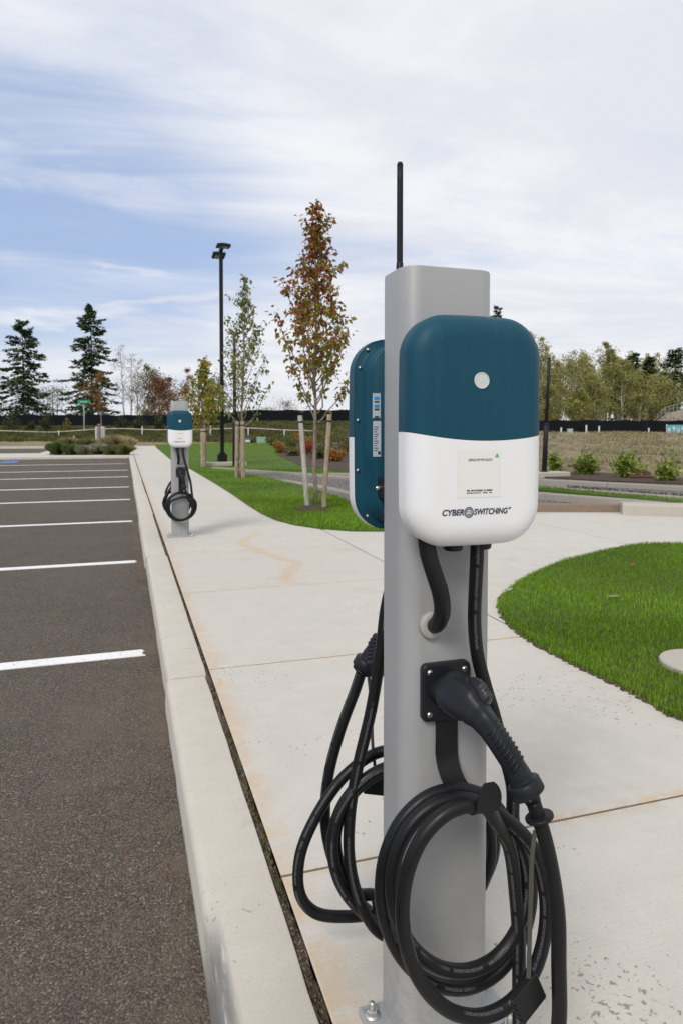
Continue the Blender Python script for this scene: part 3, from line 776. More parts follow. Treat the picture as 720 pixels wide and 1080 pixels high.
def split_shell(upper):
    V, Fc = shell(); bm = bmesh.new(); vs = [bm.verts.new((x, y, z - split_z(x))) for x, y, z in V]
    for f in Fc: bm.faces.new([vs[i] for i in f])
    bmesh.ops.bisect_plane(bm, geom=bm.verts[:] + bm.edges[:] + bm.faces[:], plane_co=(0, 0, 0.0004 if upper else -.0004), plane_no=(0, 0, 1), clear_inner=upper, clear_outer=not upper)
    for v in bm.verts: v.co.z += split_z(v.co.x)
    # turned-in lip along the seam so the joint reads as a groove
    be = [e for e in bm.edges if e.is_boundary and all(abs(v.co.z - split_z(v.co.x)) < .0006 for v in e.verts)]
    g = bmesh.ops.extrude_edge_only(bm, edges=be)
    for v in [x for x in g['geom'] if isinstance(x, bmesh.types.BMVert)]: v.co.y += .004; v.co.x *= .985
    return bm
def on_shell(V, lift=.0006):
    return [(x, surf_y(x, z, CA, CB, CR, CT, CDOME, CE) - lift, z) for x, z in V]
def patch(x0, x1, z0, z1, lift, nx=6, nz=8):
    V = on_shell([(x0 + (x1 - x0) * i / nx, z0 + (z1 - z0) * j / nz) for j in range(nz + 1) for i in range(nx + 1)], lift)
    Fc = [(j * (nx + 1) + i, j * (nx + 1) + i + 1, (j + 1) * (nx + 1) + i + 1, (j + 1) * (nx + 1) + i) for j in range(nz) for i in range(nx)]
    return V, Fc
def join(parts):
    V, Fc = [], []
    for v, f in parts:
        b = len(V); V += list(v); Fc += [tuple(i + b for i in q) for q in f]
    return V, Fc

def build_charger(root, loc, rz):
    """wall charger bolted to the post: housing (a part) carrying its own sub-parts"""
    hb = []
    for x_in, y in ((0, .026), (.001, .0265), (.012, .0275), (.015, .030), (.0165, .050), (.0195, .066), (.024, .070)):
        hb.append([(x, y, z) for x, z in rrect(CA - .002 - x_in, CB - .002 - x_in, max(CR - x_in, .02), 10, 8)])
    hb.insert(0, [(x, .004, z) for x, z in rrect(CA - .002, CB - .002, CR - .002, 10, 8)])
    def bulge(x, z): return x * (1 - .018 * (z / CB) ** 2), z * (1 - .022 * (x / CA) ** 2)
    # lower part of the box at the back is narrower than the upper
    def shape(r, i):
        out = []
        for x, y, z in r:
            bx, bz = bulge(x, z)
            if i >= 5: bx *= 1 - .14 * float(sstep(np.array(-bz), .055, .085))
            out.append((bx, y, bz))
        return out
    V, Fc = rings_mesh([shape(r, i) for i, r in enumerate(hb)])
    h = obj('charger_housing', V, Fc, M['teal'], root, True); h.location = loc; h.rotation_euler = (0, 0, rz)
    try: h.data.set_sharp_from_angle(angle=R(50))
    except Exception: pass
    for up, nm, m in ((True, 'upper_cover', M['teal']), (False, 'lower_cover', M['white'])):
        o = bobj(nm, split_shell(up), m, h, True)
        try: o.data.set_sharp_from_angle(angle=R(45))
        except Exception: pass
    zi = .087
    rg = []
    for r, l in ((.0142, -.002), (.0142, .0016), (.0132, .0022), (.0126, .0014), (.0118, .0013), (.006, .0017)):
        y0 = surf_y(0, zi, CA, CB, CR, CT, CDOME, CE)
        rg.append([(-.004 + r * math.cos(R(a)), y0 - l, zi + r * math.sin(R(a))) for a in range(0, 360, 12)])
    V, Fc = rings_mesh(rg, False, True); obj('indicator_light', V, Fc, M['lens'], h, True)
    # sticker with its small print
    V, Fc = patch(-.047, .034, -.114, -.033, .0005); s = obj('sticker', V, Fc, M['sticker'], h, True)
    rr = random.Random(4)
    for rows in (((-.0488, -.0472, -.029, .017, .0014), (-.0512, -.0498, -.029, .016, .0013)), ((-.1035, -.1005, -.031, .017, .0024), (-.1072, -.1052, -.031, .017, .0015))):
        pr = []
        for z0, z1, x0, x1, st in rows:
            x = x0
            while x < x1:
                w = st * rr.uniform(.5, 1.0)
                if rr.random() > .14: pr.append(patch(x, x + w * .72, z0 + rr.choice((0, 0, .0003)), z1, .0009, 1, 1))
                x += w
        V, Fc = join(pr); obj('small_print', V, Fc, M['ink'], h)
    V = on_shell([(.0220, -.0452), (.0300, -.0452), (.0293, -.0415), (.0260, -.0375), (.0235, -.0420)], .0010)
    obj('green_mark', V, [(0, 1, 2, 3, 4)], M['green_ink'], h)
    # maker's lettering
    parts = []
    for s_, x0, size, w in (('CYBER', -.0760, .0142, .0415), ('SWITCHING', -.0165, .0142, .0665), ('\u00ae', .0515, .0060, .005)):
        V, Fc = text_mesh(s_, size, .00042, .20)
        xs = [v[0] for v in V]; k = w / (max(xs) - min(xs)); m0 = min(xs)
        z0 = -.1395 + (.0038 if s_ == '\u00ae' else 0)
        parts.append((on_shell([(x0 + (v[0] - m0) * k, z0 + v[1]) for v in V], .0007), Fc))
    def ringp(cx, cz, rx, rz_, t, seg=28):
        V = on_shell([(cx + (rx - q) * math.cos(2 * math.pi * k / seg), cz + (rz_ - q) * math.sin(2 * math.pi * k / seg)) for q in (0, t) for k in range(seg)], .0007)
        return V, [(k, (k + 1) % seg, seg + (k + 1) % seg, seg + k) for k in range(seg)]
    parts.append(ringp(-.0258, -.1395, .0088, .0094, .0020)); parts.append(ringp(-.0258, -.1395, .0056, .0060, .0012))
    parts.append(patch(-0.0285, -0.0270, -.1400, -.1370, .0007, 1, 1)); parts.append(patch(-0.0246, -0.0231, -.1400, -.1370, .0007, 1, 1)); parts.append(patch(-0.0280, -0.0236, -.1430, -.1418, .0007, 1, 1))
    V, Fc = join(parts); obj('lettering', V, Fc, M['ink_blue'], h)
    # rating labels on the back of the box and the side strip
    for x0, z0, z1, nm in ((.088, -.045, .028, 'rating_label'), (.089, .034, .085, 'rating_label')):
        lab = box(nm, (x0 + .008, .0705, (z0 + z1) / 2), (.017, .0012, z1 - z0), M['label_silver'], h, 0)
        pr = []
        if z0 > 0:
            for q in range(2): box('label_print', (x0 + .008, .0715, z1 - .010 - q * .016), (.011, .0008, .006), M['blue_ink'], h, 0)
            bm = bmesh.new()
            for q in range(3): bm_box(bm, (x0 + .008, .0715, z1 - .0175 - q * .0155), (.010, .0008, .003))
            bobj('label_print', bm, M['ink'], h)
        else:
            bm = bmesh.new()
            for q in range(11): bm_box(bm, (x0 + .010 + .001 * (q % 3), .0715, z1 - .012 - q * .0048), (.009 - .002 * (q % 3), .0008, .0011))
            bm_box(bm, (x0 + .0035, .0715, z0 + .008), (.005, .0008, .006))
            bobj('label_print', bm, M['ink'], h)
    st = box('side_label', (-CA + .0022, .014, .035), (.0016, .011, .10), M['label_silver'], h, 0)
    for sx in (1, -1):
        for z in (.178, .140, .030, -.075, -.172):
            x = CA - .0085 if abs(z) < .12 else (CA - .013 if abs(z) < .15 else CA - .030)
            o = cyl('screw', (sx * x, .0262, z), (sx * x, .0305, z), .0042, M['steel'], h, .0034, 12)
    bm = bmesh.new()
    bm_box(bm, (0, .0985, .09), (.13, .006, .05), None, .002); bm_box(bm, (0, .085, .09), (.05, .03, .04), None, .002)
    bobj('mounting_bracket', bm, M['black_metal'], h)
    bm = bmesh.new()   # mounting bracket between box and post
    for sx in (1, -1):
        bm_box(bm, (sx * .088, .086, -.108), (.012, .034, .042), None, .002)
    bm_box(bm, (0, .0985, -.108), (.17, .006, .06), None, .002)
    bobj('mounting_bracket', bm, M['black_metal'], h)
    cyl('screw', (.094, .086, -.108), (.104, .086, -.108), .005, M['steel'], h, .004, 8)
    for x in (-.03, .028):
        cyl('cable_gland', (x, .012, -CB - .010), (x, .012, -CB + .012), .017, M['gun'], h, .019, 18)
    return h

def hook_strap(root, x, yf, s, zt, zb, reach, tabdx=0.0):
    """flat steel strap running down the post and curling out into a hook; s = -1 front, +1 back"""
    pts = [(yf + s * .004, zt), (yf + s * .004, zt - .08), (yf + s * .004, zb + .05), (yf + s * .008, zb + .02), (yf + s * .03, zb - .004), (yf + s * .07, zb - .012), (yf + s * (reach - .03), zb - .010), (yf + s * (reach - .008), zb + .002), (yf + s * reach, zb + .024), (yf + s * (reach + .001), zb + .055)]
    path = catmull([Vector((0, y, z)) for y, z in pts], 8); n = len(path); w = .0225; th = .0018
    V, Fc = [], []
    for i, p in enumerate(path):
        t = (path[min(i + 1, n - 1)] - path[max(i - 1, 0)]).normalized(); nn = Vector((0, -t.z, t.y)) * th
        u = (n - 1 - i) / 8; ww = w * (1 if u > 1 else math.sqrt(max(.15, 1 - (1 - u) ** 2 * .85)))
        V += [Vector((x - ww, 0, 0)) + p + nn, Vector((x + ww, 0, 0)) + p + nn, Vector((x + ww, 0, 0)) + p - nn, Vector((x - ww, 0, 0)) + p - nn]
    for i in range(n - 1):
        for k in range(4): Fc.append((i * 4 + k, i * 4 + (k + 1) % 4, i * 4 + 4 + (k + 1) % 4, i * 4 + 4 + k))
    Fc += [(3, 2, 1, 0), (n * 4 - 4, n * 4 - 3, n * 4 - 2, n * 4 - 1)]
    bm = bmesh.new(); vs = [bm.verts.new(v) for v in V]
    for f in Fc: bm.faces.new([vs[i] for i in f])
    return bobj('cable_hook', bm, M['black_metal'], root, False)

def holster(root, x, yf, s, z):
    rg = [[(x + px_, yf + s * y, z + pz) for px_, pz in rrect(.050 - i, .055 - i, .012, 5, 1)] for y, i in ((.0, 0), (.010, 0), (.0125, .0015), (.013, .004))]
    if s > 0: rg = rg[::-1]
    V, Fc = rings_mesh(rg); h = obj('holster', V, Fc, M['gun'], root, False)
    for dx in (-.036, .036):
        for dz in (-.040, .040):
            cyl('screw', (x + dx, yf + s * .0125, z + dz), (x + dx, yf + s * .0155, z + dz), .0062, M['steel'], h, .0052, 12)
            cyl('screw', (x + dx, yf + s * .0150, z + dz), (x + dx, yf + s * .0158, z + dz), .0022, M['ink'], h, .0022, 6)
    V, Fc, _ = sweep([Vector((x, yf + s * q, z)) for q in (.012, .032, .034, .036)], [.031, .030, .0275, .022], 28)
    obj('socket', V, Fc, M['gun'], h, True)
    return h

def connector(root, pts, head_dir, up=(0, 0, 1)):
    """moulded charging handle: nozzle, swelling body, ribbed grip, end collar; pts = axis from nozzle to grip end"""
    path = catmull(pts, 14); n = len(path)
    prof = [(0, .0235, .0235), (.07, .0235, .0235), (.085, .027, .0265), (.17, .0335, .0285), (.28, .0360, .030), (.37, .0335, .0285), (.44, .0265, .0255), (.52, .0215, .0215), (.6, .0195, .0195), (.75, .0195, .0195), (.88, .0190, .0190), (.95, .0205, .0205), (1.0, .022, .022)]
    def lerp(t):
        for (a, b0, c0), (b, b1, c1) in zip(prof, prof[1:]):
            if t <= b: q = (t - a) / (b - a); q = q * q * (3 - 2 * q); return b0 + (b1 - b0) * q, c0 + (c1 - c0) * q
        return prof[-1][1:]
    # resample evenly
    Ls = [0]
    for a, b in zip(path, path[1:]): Ls.append(Ls[-1] + (b - a).length)
    N = 150; ev = []; j = 0
    for k in range(N + 1):
        s_ = Ls[-1] * k / N
        while j < n - 2 and Ls[j + 1] < s_: j += 1
        q = (s_ - Ls[j]) / max(Ls[j + 1] - Ls[j], 1e-9); ev.append(path[j].lerp(path[j + 1], min(q, 1)))
    rad = [lerp(k / N) for k in range(N + 1)]
    SEG = 40; V, Fc = [], []; Nv = None
    for k in range(N + 1):
        T_ = (ev[min(k + 1, N)] - ev[max(k - 1, 0)]).normalized(); u = Vector(up); nn = (u - T_ * u.dot(T_)).normalized(); bb = T_.cross(nn)
        q = k / N; e = 2.0 + 1.5 * min(1, max(0, (q - .10) / .10)) * (1 if q < .5 else max(.45, 1 - (q - .5) * 2.2))
        for m_ in range(SEG):
            a = 2 * math.pi * m_ / SEG; ca, sa = math.cos(a), math.sin(a); rr_ = (abs(ca) ** e + abs(sa) ** e) ** (-1 / e)
            V.append(ev[k] + nn * (rad[k][0] * ca * rr_) + bb * (rad[k][1] * sa * rr_))
    for k in range(N):
        for m_ in range(SEG): m2 = (m_ + 1) % SEG; Fc.append((k * SEG + m_, k * SEG + m2, (k + 1) * SEG + m2, (k + 1) * SEG + m_))
    Fc += [tuple(range(SEG))[::-1], tuple(N * SEG + m_ for m_ in range(SEG))]
    g = obj('connector', V, Fc, M['gun'], root, True)
    def frame(t):
        i = int(t * N); i = min(max(i, 1), N - 1); T_ = (ev[i + 1] - ev[i - 1]).normalized(); u = Vector(up); nn = (u - T_ * u.dot(T_)).normalized(); return ev[i], T_, nn, T_.cross(nn)
    def lump(nm, t0, t1, half, hgt, m, ribs=0, base=0.0):
        rg = []; K = 26
        for k in range(K + 1):
            t = t0 + (t1 - t0) * k / K; c, T_, nn, bb = frame(t); a, _b = lerp(t)
            e = min(1, k / 4, (K - k) / 4) ** .5; hh = hgt * e + base - (.0016 if ribs and (k * ribs / K) % 1 < .35 and 3 < k < K - 3 else 0)
            c0 = c + nn * (a * .86)
            rg.append([c0 + bb * (x * (.75 + .25 * e)) + nn * y for x, y in ((-half, 0), (-half, hh * .7), (-half * .8, hh), (half * .8, hh), (half, hh * .7), (half, 0))])
        V, Fc = rings_mesh(rg); o = obj(nm, V, Fc, m, g, True)
        try: o.data.set_sharp_from_angle(angle=R(35))
        except Exception: pass
        return o
    lump('latch_bar', .06, .50, .0105, .010, M['gun'])
    lump('latch_button', .31, .48, .0135, .0185, M['gun'], 8)
    lump('body_rib', .10, .34, .018, .0062, M['gun'])
    # side seam panel ribs
    for sgn in (1, -1):
        acc = ([], [])
        for k in range(9):
            t = .58 + .034 * k; c, T_, nn, bb = frame(t); r = lerp(t)[0]
            pth = [c + (nn * math.cos(R(a)) + bb * math.sin(R(a)) * sgn) * (r * 1.03 + .0006) + T_ * (.010 * (a / 100) ** 2) for a in range(0, 101, 10)]
            add_sweep(acc, pth, .0023, 6)
        obj('grip_ribs', acc[0], acc[1], M['gun'], g, True)
    c, T_, nn, bb = frame(.999); e = ev[-1]
    V, Fc, _ = sweep([e + T_ * q for q in (-.006, -.004, -.002, .016, .018, .0195)], [.022, .0280, .0295, .0295, .0285, .018], 30, up)
    obj('end_collar', V, Fc, M['gun'], g, True)
    for a in (40, 90, 140, 220, 300):
        pc = e + T_ * .0178 + (nn * math.cos(R(a)) + bb * math.sin(R(a))) * .0225
        cyl('screw', pc, pc + T_ * .0022, .0028, M['steel'], g, .0026, 8)
    V, Fc, _ = sweep([e + T_ * q for q in (.016, .020, .032)], [.0165, .0155, .0135], 20, up)
    obj('strain_relief', V, Fc, M['rubber'], g, True)
    return g, e + T_ * .03, T_

def cap_on_strap(root, neck, axis, strap_pts, cap_c, rot, size=.042):
    """ring round the cable, thin strap and the square dust cap hanging on it"""
    rg = []
    V, Fc, _ = sweep([neck + axis * q for q in (-.003, -.0022, .0022, .003)], [.022, .0240, .0240, .022], 26)
    d = obj('dust_cap', V, Fc, M['rubber'], root, True)
    path = catmull(strap_pts, 8); V, Fc = [], []; n = len(path)
    side = Vector((1, -.35, 0)).normalized()
    for i, p in enumerate(path):
        t = (path[min(i + 1, n - 1)] - path[max(i - 1, 0)]).normalized(); s2 = (side - t * side.dot(t)).normalized(); nn = t.cross(s2)
        V += [p + s2 * .0036 + nn * .0012, p - s2 * .0036 + nn * .0012, p - s2 * .0036 - nn * .0012, p + s2 * .0036 - nn * .0012]
    for i in range(n - 1):
        for k in range(4): Fc.append((i * 4 + k, i * 4 + (k + 1) % 4, i * 4 + 4 + (k + 1) % 4, i * 4 + 4 + k))
    obj('cap_strap', V, Fc, M['strap'], d)
    bm = bmesh.new(); bm_box(bm, (0, 0, 0), (size * 1.45, .013, size * 1.25), None, .004, 3)
    for k in range(4): bm_box(bm, (-size * .72, 0, -size * .42 + k * size * .24), (.004, .0135, .004), None, .001)
    bmesh.ops.rotate(bm, matrix=rot, verts=bm.verts[:], cent=(0, 0, 0)); bmesh.ops.translate(bm, vec=cap_c, verts=bm.verts[:])
    bobj('cap_plug', bm, M['rubber'], d)
M['strap'] = mat('grey_rubber_strap', rub((.05, .047, .04), .5, .65))

def build_post(root):
    rg = []
    for ins, z in ((0, .0), (0, .3), (0, .75), (0, 1.2), (0, PH - .004), (.0012, PH - .001), (.004, PH)):
        rg.append([(x, y, z) for x, y in rrect(PW / 2 - ins, PD / 2 - ins, .036 - ins, 10, 3)])
    V, Fc = rings_mesh(rg); o = obj('post', V, Fc, M['post'], root, True)
    try: o.data.set_sharp_from_angle(angle=R(40))
    except Exception: pass
    bm = bmesh.new(); bm_box(bm, (0, -.032, .007), (.29, .165, .014), None, .004)
    b = bobj('base_plate', bm, M['plate'], root)
    for sx in (-1, 1):
        for s2 in (-1, 1):
            x, y = sx * .124, s2 * .056 - .032
            cyl('anchor_bolt', (x, y, .014), (x, y, .0165), .017, M['steel'], b, .017, 20)
            cyl('anchor_bolt', (x, y, .0165), (x, y, .027), .012, M['steel'], b, .012, 6, False)
            cyl('anchor_bolt', (x, y, .027), (x, y, .040), .0065, M['steel'], b, .006, 12)
    acc = ([], [])
    for t in range(2):
        pass
    an = tube('antenna', [(-.060, .045, PH - .002), (-.060, .045, 1.6), (-.060, .045, 1.727)], .0062, M['black_metal'], root, 14, 4)
    cyl('antenna_cap', (-.060, .045, 1.723), (-.060, .045, 1.731), .0065, M['rubber'], an, .005, 14)
    cyl('antenna_sleeve', (-.060, .045, PH), (-.060, .045, PH + .03), .0075, M['rubber'], an, .007, 14)

ROOT = Vector((.588, 1.235, 0))
YF, YB = -PD / 2, PD / 2
RIMF = 1.088 - ROOT.y
CZ = 1.1955
def L(px, py, Y): return aty(px, py, Y) - ROOT
def spiral(loops, seg=14):
    """loops: list of (cx, cz, rx, rz, y, start_deg, end_deg) joined into one run"""
    out = []
    for i, (cx, cz, rx, rz, y, a0, a1, y1) in enumerate(loops):
        k = max(3, int(abs(a1 - a0) / 25))
        for j in range(k):
            t = j / k; a = R(a0 + (a1 - a0) * t); out.append(Vector((cx + rx * math.cos(a), y + (y1 - y) * t, cz + rz * math.sin(a))))
    return out
def px_loop(cx, cy, rx, ry, Y0, Y1, a0, a1):
    k = max(3, int(abs(a1 - a0) / 24)); out = []
    for j in range(k):
        t = j / k; a = R(a0 + (a1 - a0) * t); out.append(L(cx + rx * math.cos(a), cy - ry * math.sin(a), Y0 + (Y1 - Y0) * t))
    return out

# ---- near station
st = thing('charging_station', 'large grey charging post in the foreground with a tall antenna and coiled black cables', 'charging station', ROOT, 0, 'charging stations on the pavement')
build_post(st)
build_charger(st, (0, RIMF, CZ), 0)
build_charger(st, (0, -RIMF, CZ - .008), math.pi)
HX, HZ = L(468, 727, 1.168).x, L(468, 727, 1.168).z
holster(st, HX, YF, -1, HZ)
hook_strap(st, L(470, 800, 1.166).x, YF, -1, HZ - .045, .548, .165)
gl = L(455, 659, 1.167)
V, Fc, _ = sweep([gl + Vector((0, q, 0)) for q in (.004, -.006, -.010, -.0105)], [.0265, .0265, .024, .016], 28)
obj('cable_gland', V, Fc, M['gland'], st, True)
tube('supply_conduit', [L(449, 566, 1.098), L(451, 582, 1.098), L(457, 603, 1.094), L(464, 625, 1.092), L(466, 645, 1.108), L(461, 658, 1.14), L(455, 660, 1.175)], .0152, M['rubber'], st, 18, 8)
gun_pts = [L(462, 728, 1.160), L(474, 730, 1.125), L(490, 740, 1.080), L(508, 758, 1.045), L(525, 781, 1.018), L(540, 805, .998), L(552, 827, .985)]
g, neck, ax = connector(st, gun_pts, None, (.55, -.25, .8))
CR_ = .0126
cab = [L(503, 568, 1.098), L(502.5, 590, 1.100), L(501, 620, 1.115), L(500, 655, 1.130), L(503, 690, 1.138), L(511, 722, 1.140), L(520, 752, 1.140), L(530, 790, 1.130), L(540, 830, 1.120)]
cab += px_loop(481, 938, 79, 105, 1.112, 1.095, 40, -320)
cab += px_loop(484, 934, 71, 91, 1.085, 1.062, 40, -320)
cab += px_loop(500, 961, 76, 112, 1.045, 1.020, 40, -300)
cab += [L(523, 868, 1.040), L(537, 895, 1.062), L(544, 950, 1.078), L(547, 1000, 1.078), L(547, 1060, 1.065), L(550, 1120, 1.02), L(563, 1155, .975), L(580, 1130, .955), L(589, 1080, .950), L(589, 1020, .950), L(588, 965, .953), L(581, 915, .958), L(573, 880, .964)]
cab += [neck]
tube('charging_cable', cab, CR_, M['cable'], st, 18, 9)
nk = L(568.5, 862, .968); ax = (L(573, 880, .964) - neck).normalized()
cap_on_strap(st, nk, ax, [nk + Vector((-.008, 0, -.022)), L(561, 900, .965), L(559, 960, .965), L(557, 1032, .968)], L(556.5, 1052, .968), Matrix.Rotation(R(-24), 3, 'Y') @ Matrix.Rotation(R(14), 3, 'Z'))
# ---- back side of the near station
holster(st, .02, YB, 1, HZ)
hook_strap(st, .02, YB, 1, HZ - .045, .545, .150)
bg = [Vector((.02, YB + .008, HZ)), Vector((.01, YB + .045, HZ - .004)), Vector((-.02, YB + .085, HZ - .015)), Vector((-.055, YB + .115, HZ - .032)), L(402, 676, 1.445), L(394, 687, 1.455), L(387.5, 698, 1.46)]
g2, neck2, ax2 = connector(st, bg, None, (-.3, .3, .9))
bc = [Vector((-.028, -RIMF - .012, CZ - .215)), Vector((-.026, -RIMF - .014, CZ - .27)), L(407, 640, 1.365), L(401, 690, 1.365), L(391, 750, 1.37), L(377, 810, 1.375), L(369, 860, 1.378), L(369, 910, 1.375), L(381, 955, 1.37), L(402, 985, 1.365), L(440, 990, 1.362)]
bc += px_loop(434, 893, 84, 88, 1.362, 1.385, -60, 275)
bc += px_loop(438, 887, 84, 80, 1.388, 1.405, -85, 250)
bc += [L(395, 945, 1.405), L(402, 965, 1.405), L(440, 975, 1.40), L(485, 955, 1.40), L(508, 905, 1.41), L(490, 850, 1.42), L(440, 798, 1.43), L(402, 793, 1.435), L(365, 817, 1.437), L(333, 862, 1.437), L(316, 905, 1.435), L(317, 945, 1.43), L(333, 963, 1.425), L(370, 967, 1.42), L(410, 962, 1.43)]
bc += [L(400, 968, 1.452), L(372, 945, 1.462), L(352, 910, 1.466), L(343, 868, 1.468), L(346, 820, 1.468), L(359, 770, 1.468), L(375, 727, 1.466)]
# smooth the turn where the last strand doubles back behind the coil
bc += [neck2]
tube('charging_cable', bc, .0126, M['cable'], st, 16, 8)
nk2 = neck2 + ax2 * -.006
cap_on_strap(st, nk2, ax2, [nk2 + Vector((.012, -.01, -.015)), L(391, 740, 1.455), L(393, 790, 1.45), L(396, 815, 1.445)], L(398, 826, 1.445), Matrix.Rotation(R(15), 3, 'Y'))

# ---- far station: its own cable lay
fp = at(190.3, 565.0)
sf = thing('charging_station', 'farther charging post down the pavement, without an antenna, its cable in a round coil', 'charging station', (fp.x, fp.y, 0), R(-1.5), 'charging stations on the pavement')
build_post(sf)
for ch in sf.children:
    if ch.name.startswith('antenna'):
        for q in list(ch.children): bpy.data.objects.remove(q)
        bpy.data.objects.remove(ch); break
build_charger(sf, (.0, RIMF, CZ), 0); build_charger(sf, (0, -RIMF, CZ), math.pi)
holster(sf, .005, YF, -1, .72); hook_strap(sf, .005, YF, -1, .67, .50, .14)
holster(sf, 0, YB, 1, .72); hook_strap(sf, 0, YB, 1, .67, .50, .14)
V, Fc, _ = sweep([Vector((-.02, YF + q, .82)) for q in (.004, -.006, -.010, -.0105)], [.0265, .0265, .024, .016], 24)
obj('cable_gland', V, Fc, M['gland'], sf, True)
tube('supply_conduit', [Vector((-.03, RIMF + .012, CZ - .2)), Vector((-.03, RIMF + .012, CZ - .24)), Vector((-.022, RIMF, .90)), Vector((-.016, -.10, .85)), Vector((-.02, -.08, .82)), Vector((-.02, -.06, .82))], .0152, M['rubber'], sf, 14, 6)
gf, nf, af = connector(sf, [Vector((.005, YF - .006, .72)), Vector((.005, YF - .05, .72)), Vector((.012, YF - .095, .705)), Vector((.018, YF - .125, .665)), Vector((.026, YF - .14, .62)), Vector((.034, YF - .148, .57))], None, (0, -.6, .6))
fc = [Vector((.028, RIMF + .012, CZ - .2)), Vector((.03, RIMF + .012, CZ - .26)), Vector((.05, -.12, .83)), Vector((.08, -.11, .72)), Vector((.11, -.10, .60)), Vector((.125, -.10, .47))]
fc += spiral([(-.005, .34, .150, .155, -.10, 20, -340, -.12), (.01, .345, .155, .150, -.13, 20, -340, -.15), (.0, .335, .125, .135, -.16, 20, -240, -.18)])
fc += [Vector((-.03, -.19, .44)), Vector((.05, -.20, .45)), Vector((.115, -.20, .40)), Vector((.125, -.20, .33)), Vector((.10, -.215, .38)), Vector((.07, -.22, .46)), Vector((.045, -.222, .53)), nf]
tube('charging_cable', fc, .0126, M['cable'], sf, 12, 6)
fb = [Vector((-.028, -RIMF - .012, CZ - .2)), Vector((-.03, -RIMF - .012, CZ - .26)), Vector((-.07, .11, .72)), Vector((-.09, .11, .55))]
fb += spiral([(-.03, .36, .15, .14, .11, 150, 510, .13), (-.02, .35, .14, .15, .14, 150, 510, .16)])
fb += [Vector((-.15, .17, .46)), Vector((-.10, .19, .58)), Vector((-.03, .19, .65)), Vector((0, .12, .71)), Vector((0, .07, .72))]
tube('charging_cable', fb, .0126, M['cable'], sf, 12, 6)

# ================================================================== LAMP POLES
def lamp_post():
    b = at(234.5, 490.5, .0); b.z = .12
    r = thing('lamp_post', 'tall dark car park lamp post with two square flat lamp heads', 'lamp post', b)
    top = atd(236.2, 262, b.x * sy + b.y * cy_).z - b.z
    bm = bmesh.new(); bm_box(bm, (0, 0, top / 2), (.115, .115, top), None, .008)
    p = bobj('pole', bm, M['black_metal'], r)
    bm = bmesh.new(); bm_box(bm, (0, 0, .12), (.30, .30, .24), None, .02); bm_box(bm, (0, 0, .27), (.2, .2, .07), None, .02); bobj('base_cover', bm, M['black_metal'], r)
    for sg_ in (1, -1):
        d = (cl(-.66, .20) * sg_).normalized()
        rot = Matrix.Rotation(math.atan2(d.x, -d.y), 3, 'Z') @ Matrix.Rotation(R(5), 3, 'X')
        bm = bmesh.new(); bm_box(bm, (0, 0, 0), (.42, .50, .085), None, .015); bm_box(bm, (0, .02, .055), (.22, .34, .04), None, .01); bm_box(bm, (0, .40, -.02), (.10, .42, .07), None, .01)
        bmesh.ops.rotate(bm, matrix=rot, verts=bm.verts[:], cent=(0, 0, 0)); bmesh.ops.translate(bm, vec=d * .62 + Vector((0, 0, top - .07)), verts=bm.verts[:])
        h = bobj('lamp_head', bm, M['black_metal'], r)
        bm = bmesh.new(); bm_box(bm, (0, -.02, -.047), (.26, .34, .008), None, .002)
        bmesh.ops.rotate(bm, matrix=rot, verts=bm.verts[:], cent=(0, 0, 0)); bmesh.ops.translate(bm, vec=d * .62 + Vector((0, 0, top - .07)), verts=bm.verts[:])
        bobj('lens', bm, M['lamp_glass'], h)
lamp_post()
bl = at(234.5, 491.2, 0)
box('lamp_footing', (bl.x + .1, bl.y, .05), (1.3, .6, .14), M['block'], None, .02); tag(bpy.data.objects['lamp_footing'], 'low pale concrete footing under the tall lamp post with two heads', 'footing')
def sleeve_pole(px, pyb, pyt, zb, r0, label, tilt=0.0, sleeve=.33, foot=None):
    b = at(px, pyb, zb); dep = b.x * sy + b.y * cy_; top = atd(px, pyt, dep).z - zb
    r = thing('black_pole', label, 'pole', b); r.rotation_euler = (0, tilt, -YAW)
    cyl('shaft', (0, 0, top * sleeve), (0, 0, top), r0, M['black_metal'], r, r0 * .9)
    cyl('base_sleeve', (0, 0, 0), (0, 0, top * sleeve), r0 * 1.45, M['black_metal'], r, r0 * 1.35)
    cyl('collar', (0, 0, top * sleeve - .02), (0, 0, top * sleeve + .04), r0 * 1.5, M['black_metal'], r, r0 * 1.2)
    cyl('pole_cap', (0, 0, top - .005), (0, 0, top + .03), r0 * .95, M['black_metal'], r, r0 * .6)
    cyl('base_flange', (0, 0, -.01), (0, 0, .04), r0 * 2.3, M['black_metal'], r, r0 * 2.0)
    return b
sleeve_pole(248, 492, 352, .0, .055, 'slim black pole with thick lower sleeve just right of the tall lamp post', 0, .36)
pb = sleeve_pole(573.5, 498, 378, .12, .043, 'slim black pole with thick lower sleeve right of the near charger, before the dry slope', R(2.0), .42)
box('pole_footing', (pb.x + .1, pb.y - .02, .04), (.95, .5, .18), M['block'], None, .02); tag(bpy.data.objects['pole_footing'], 'small concrete footing under the black pole before the dry slope', 'footing')

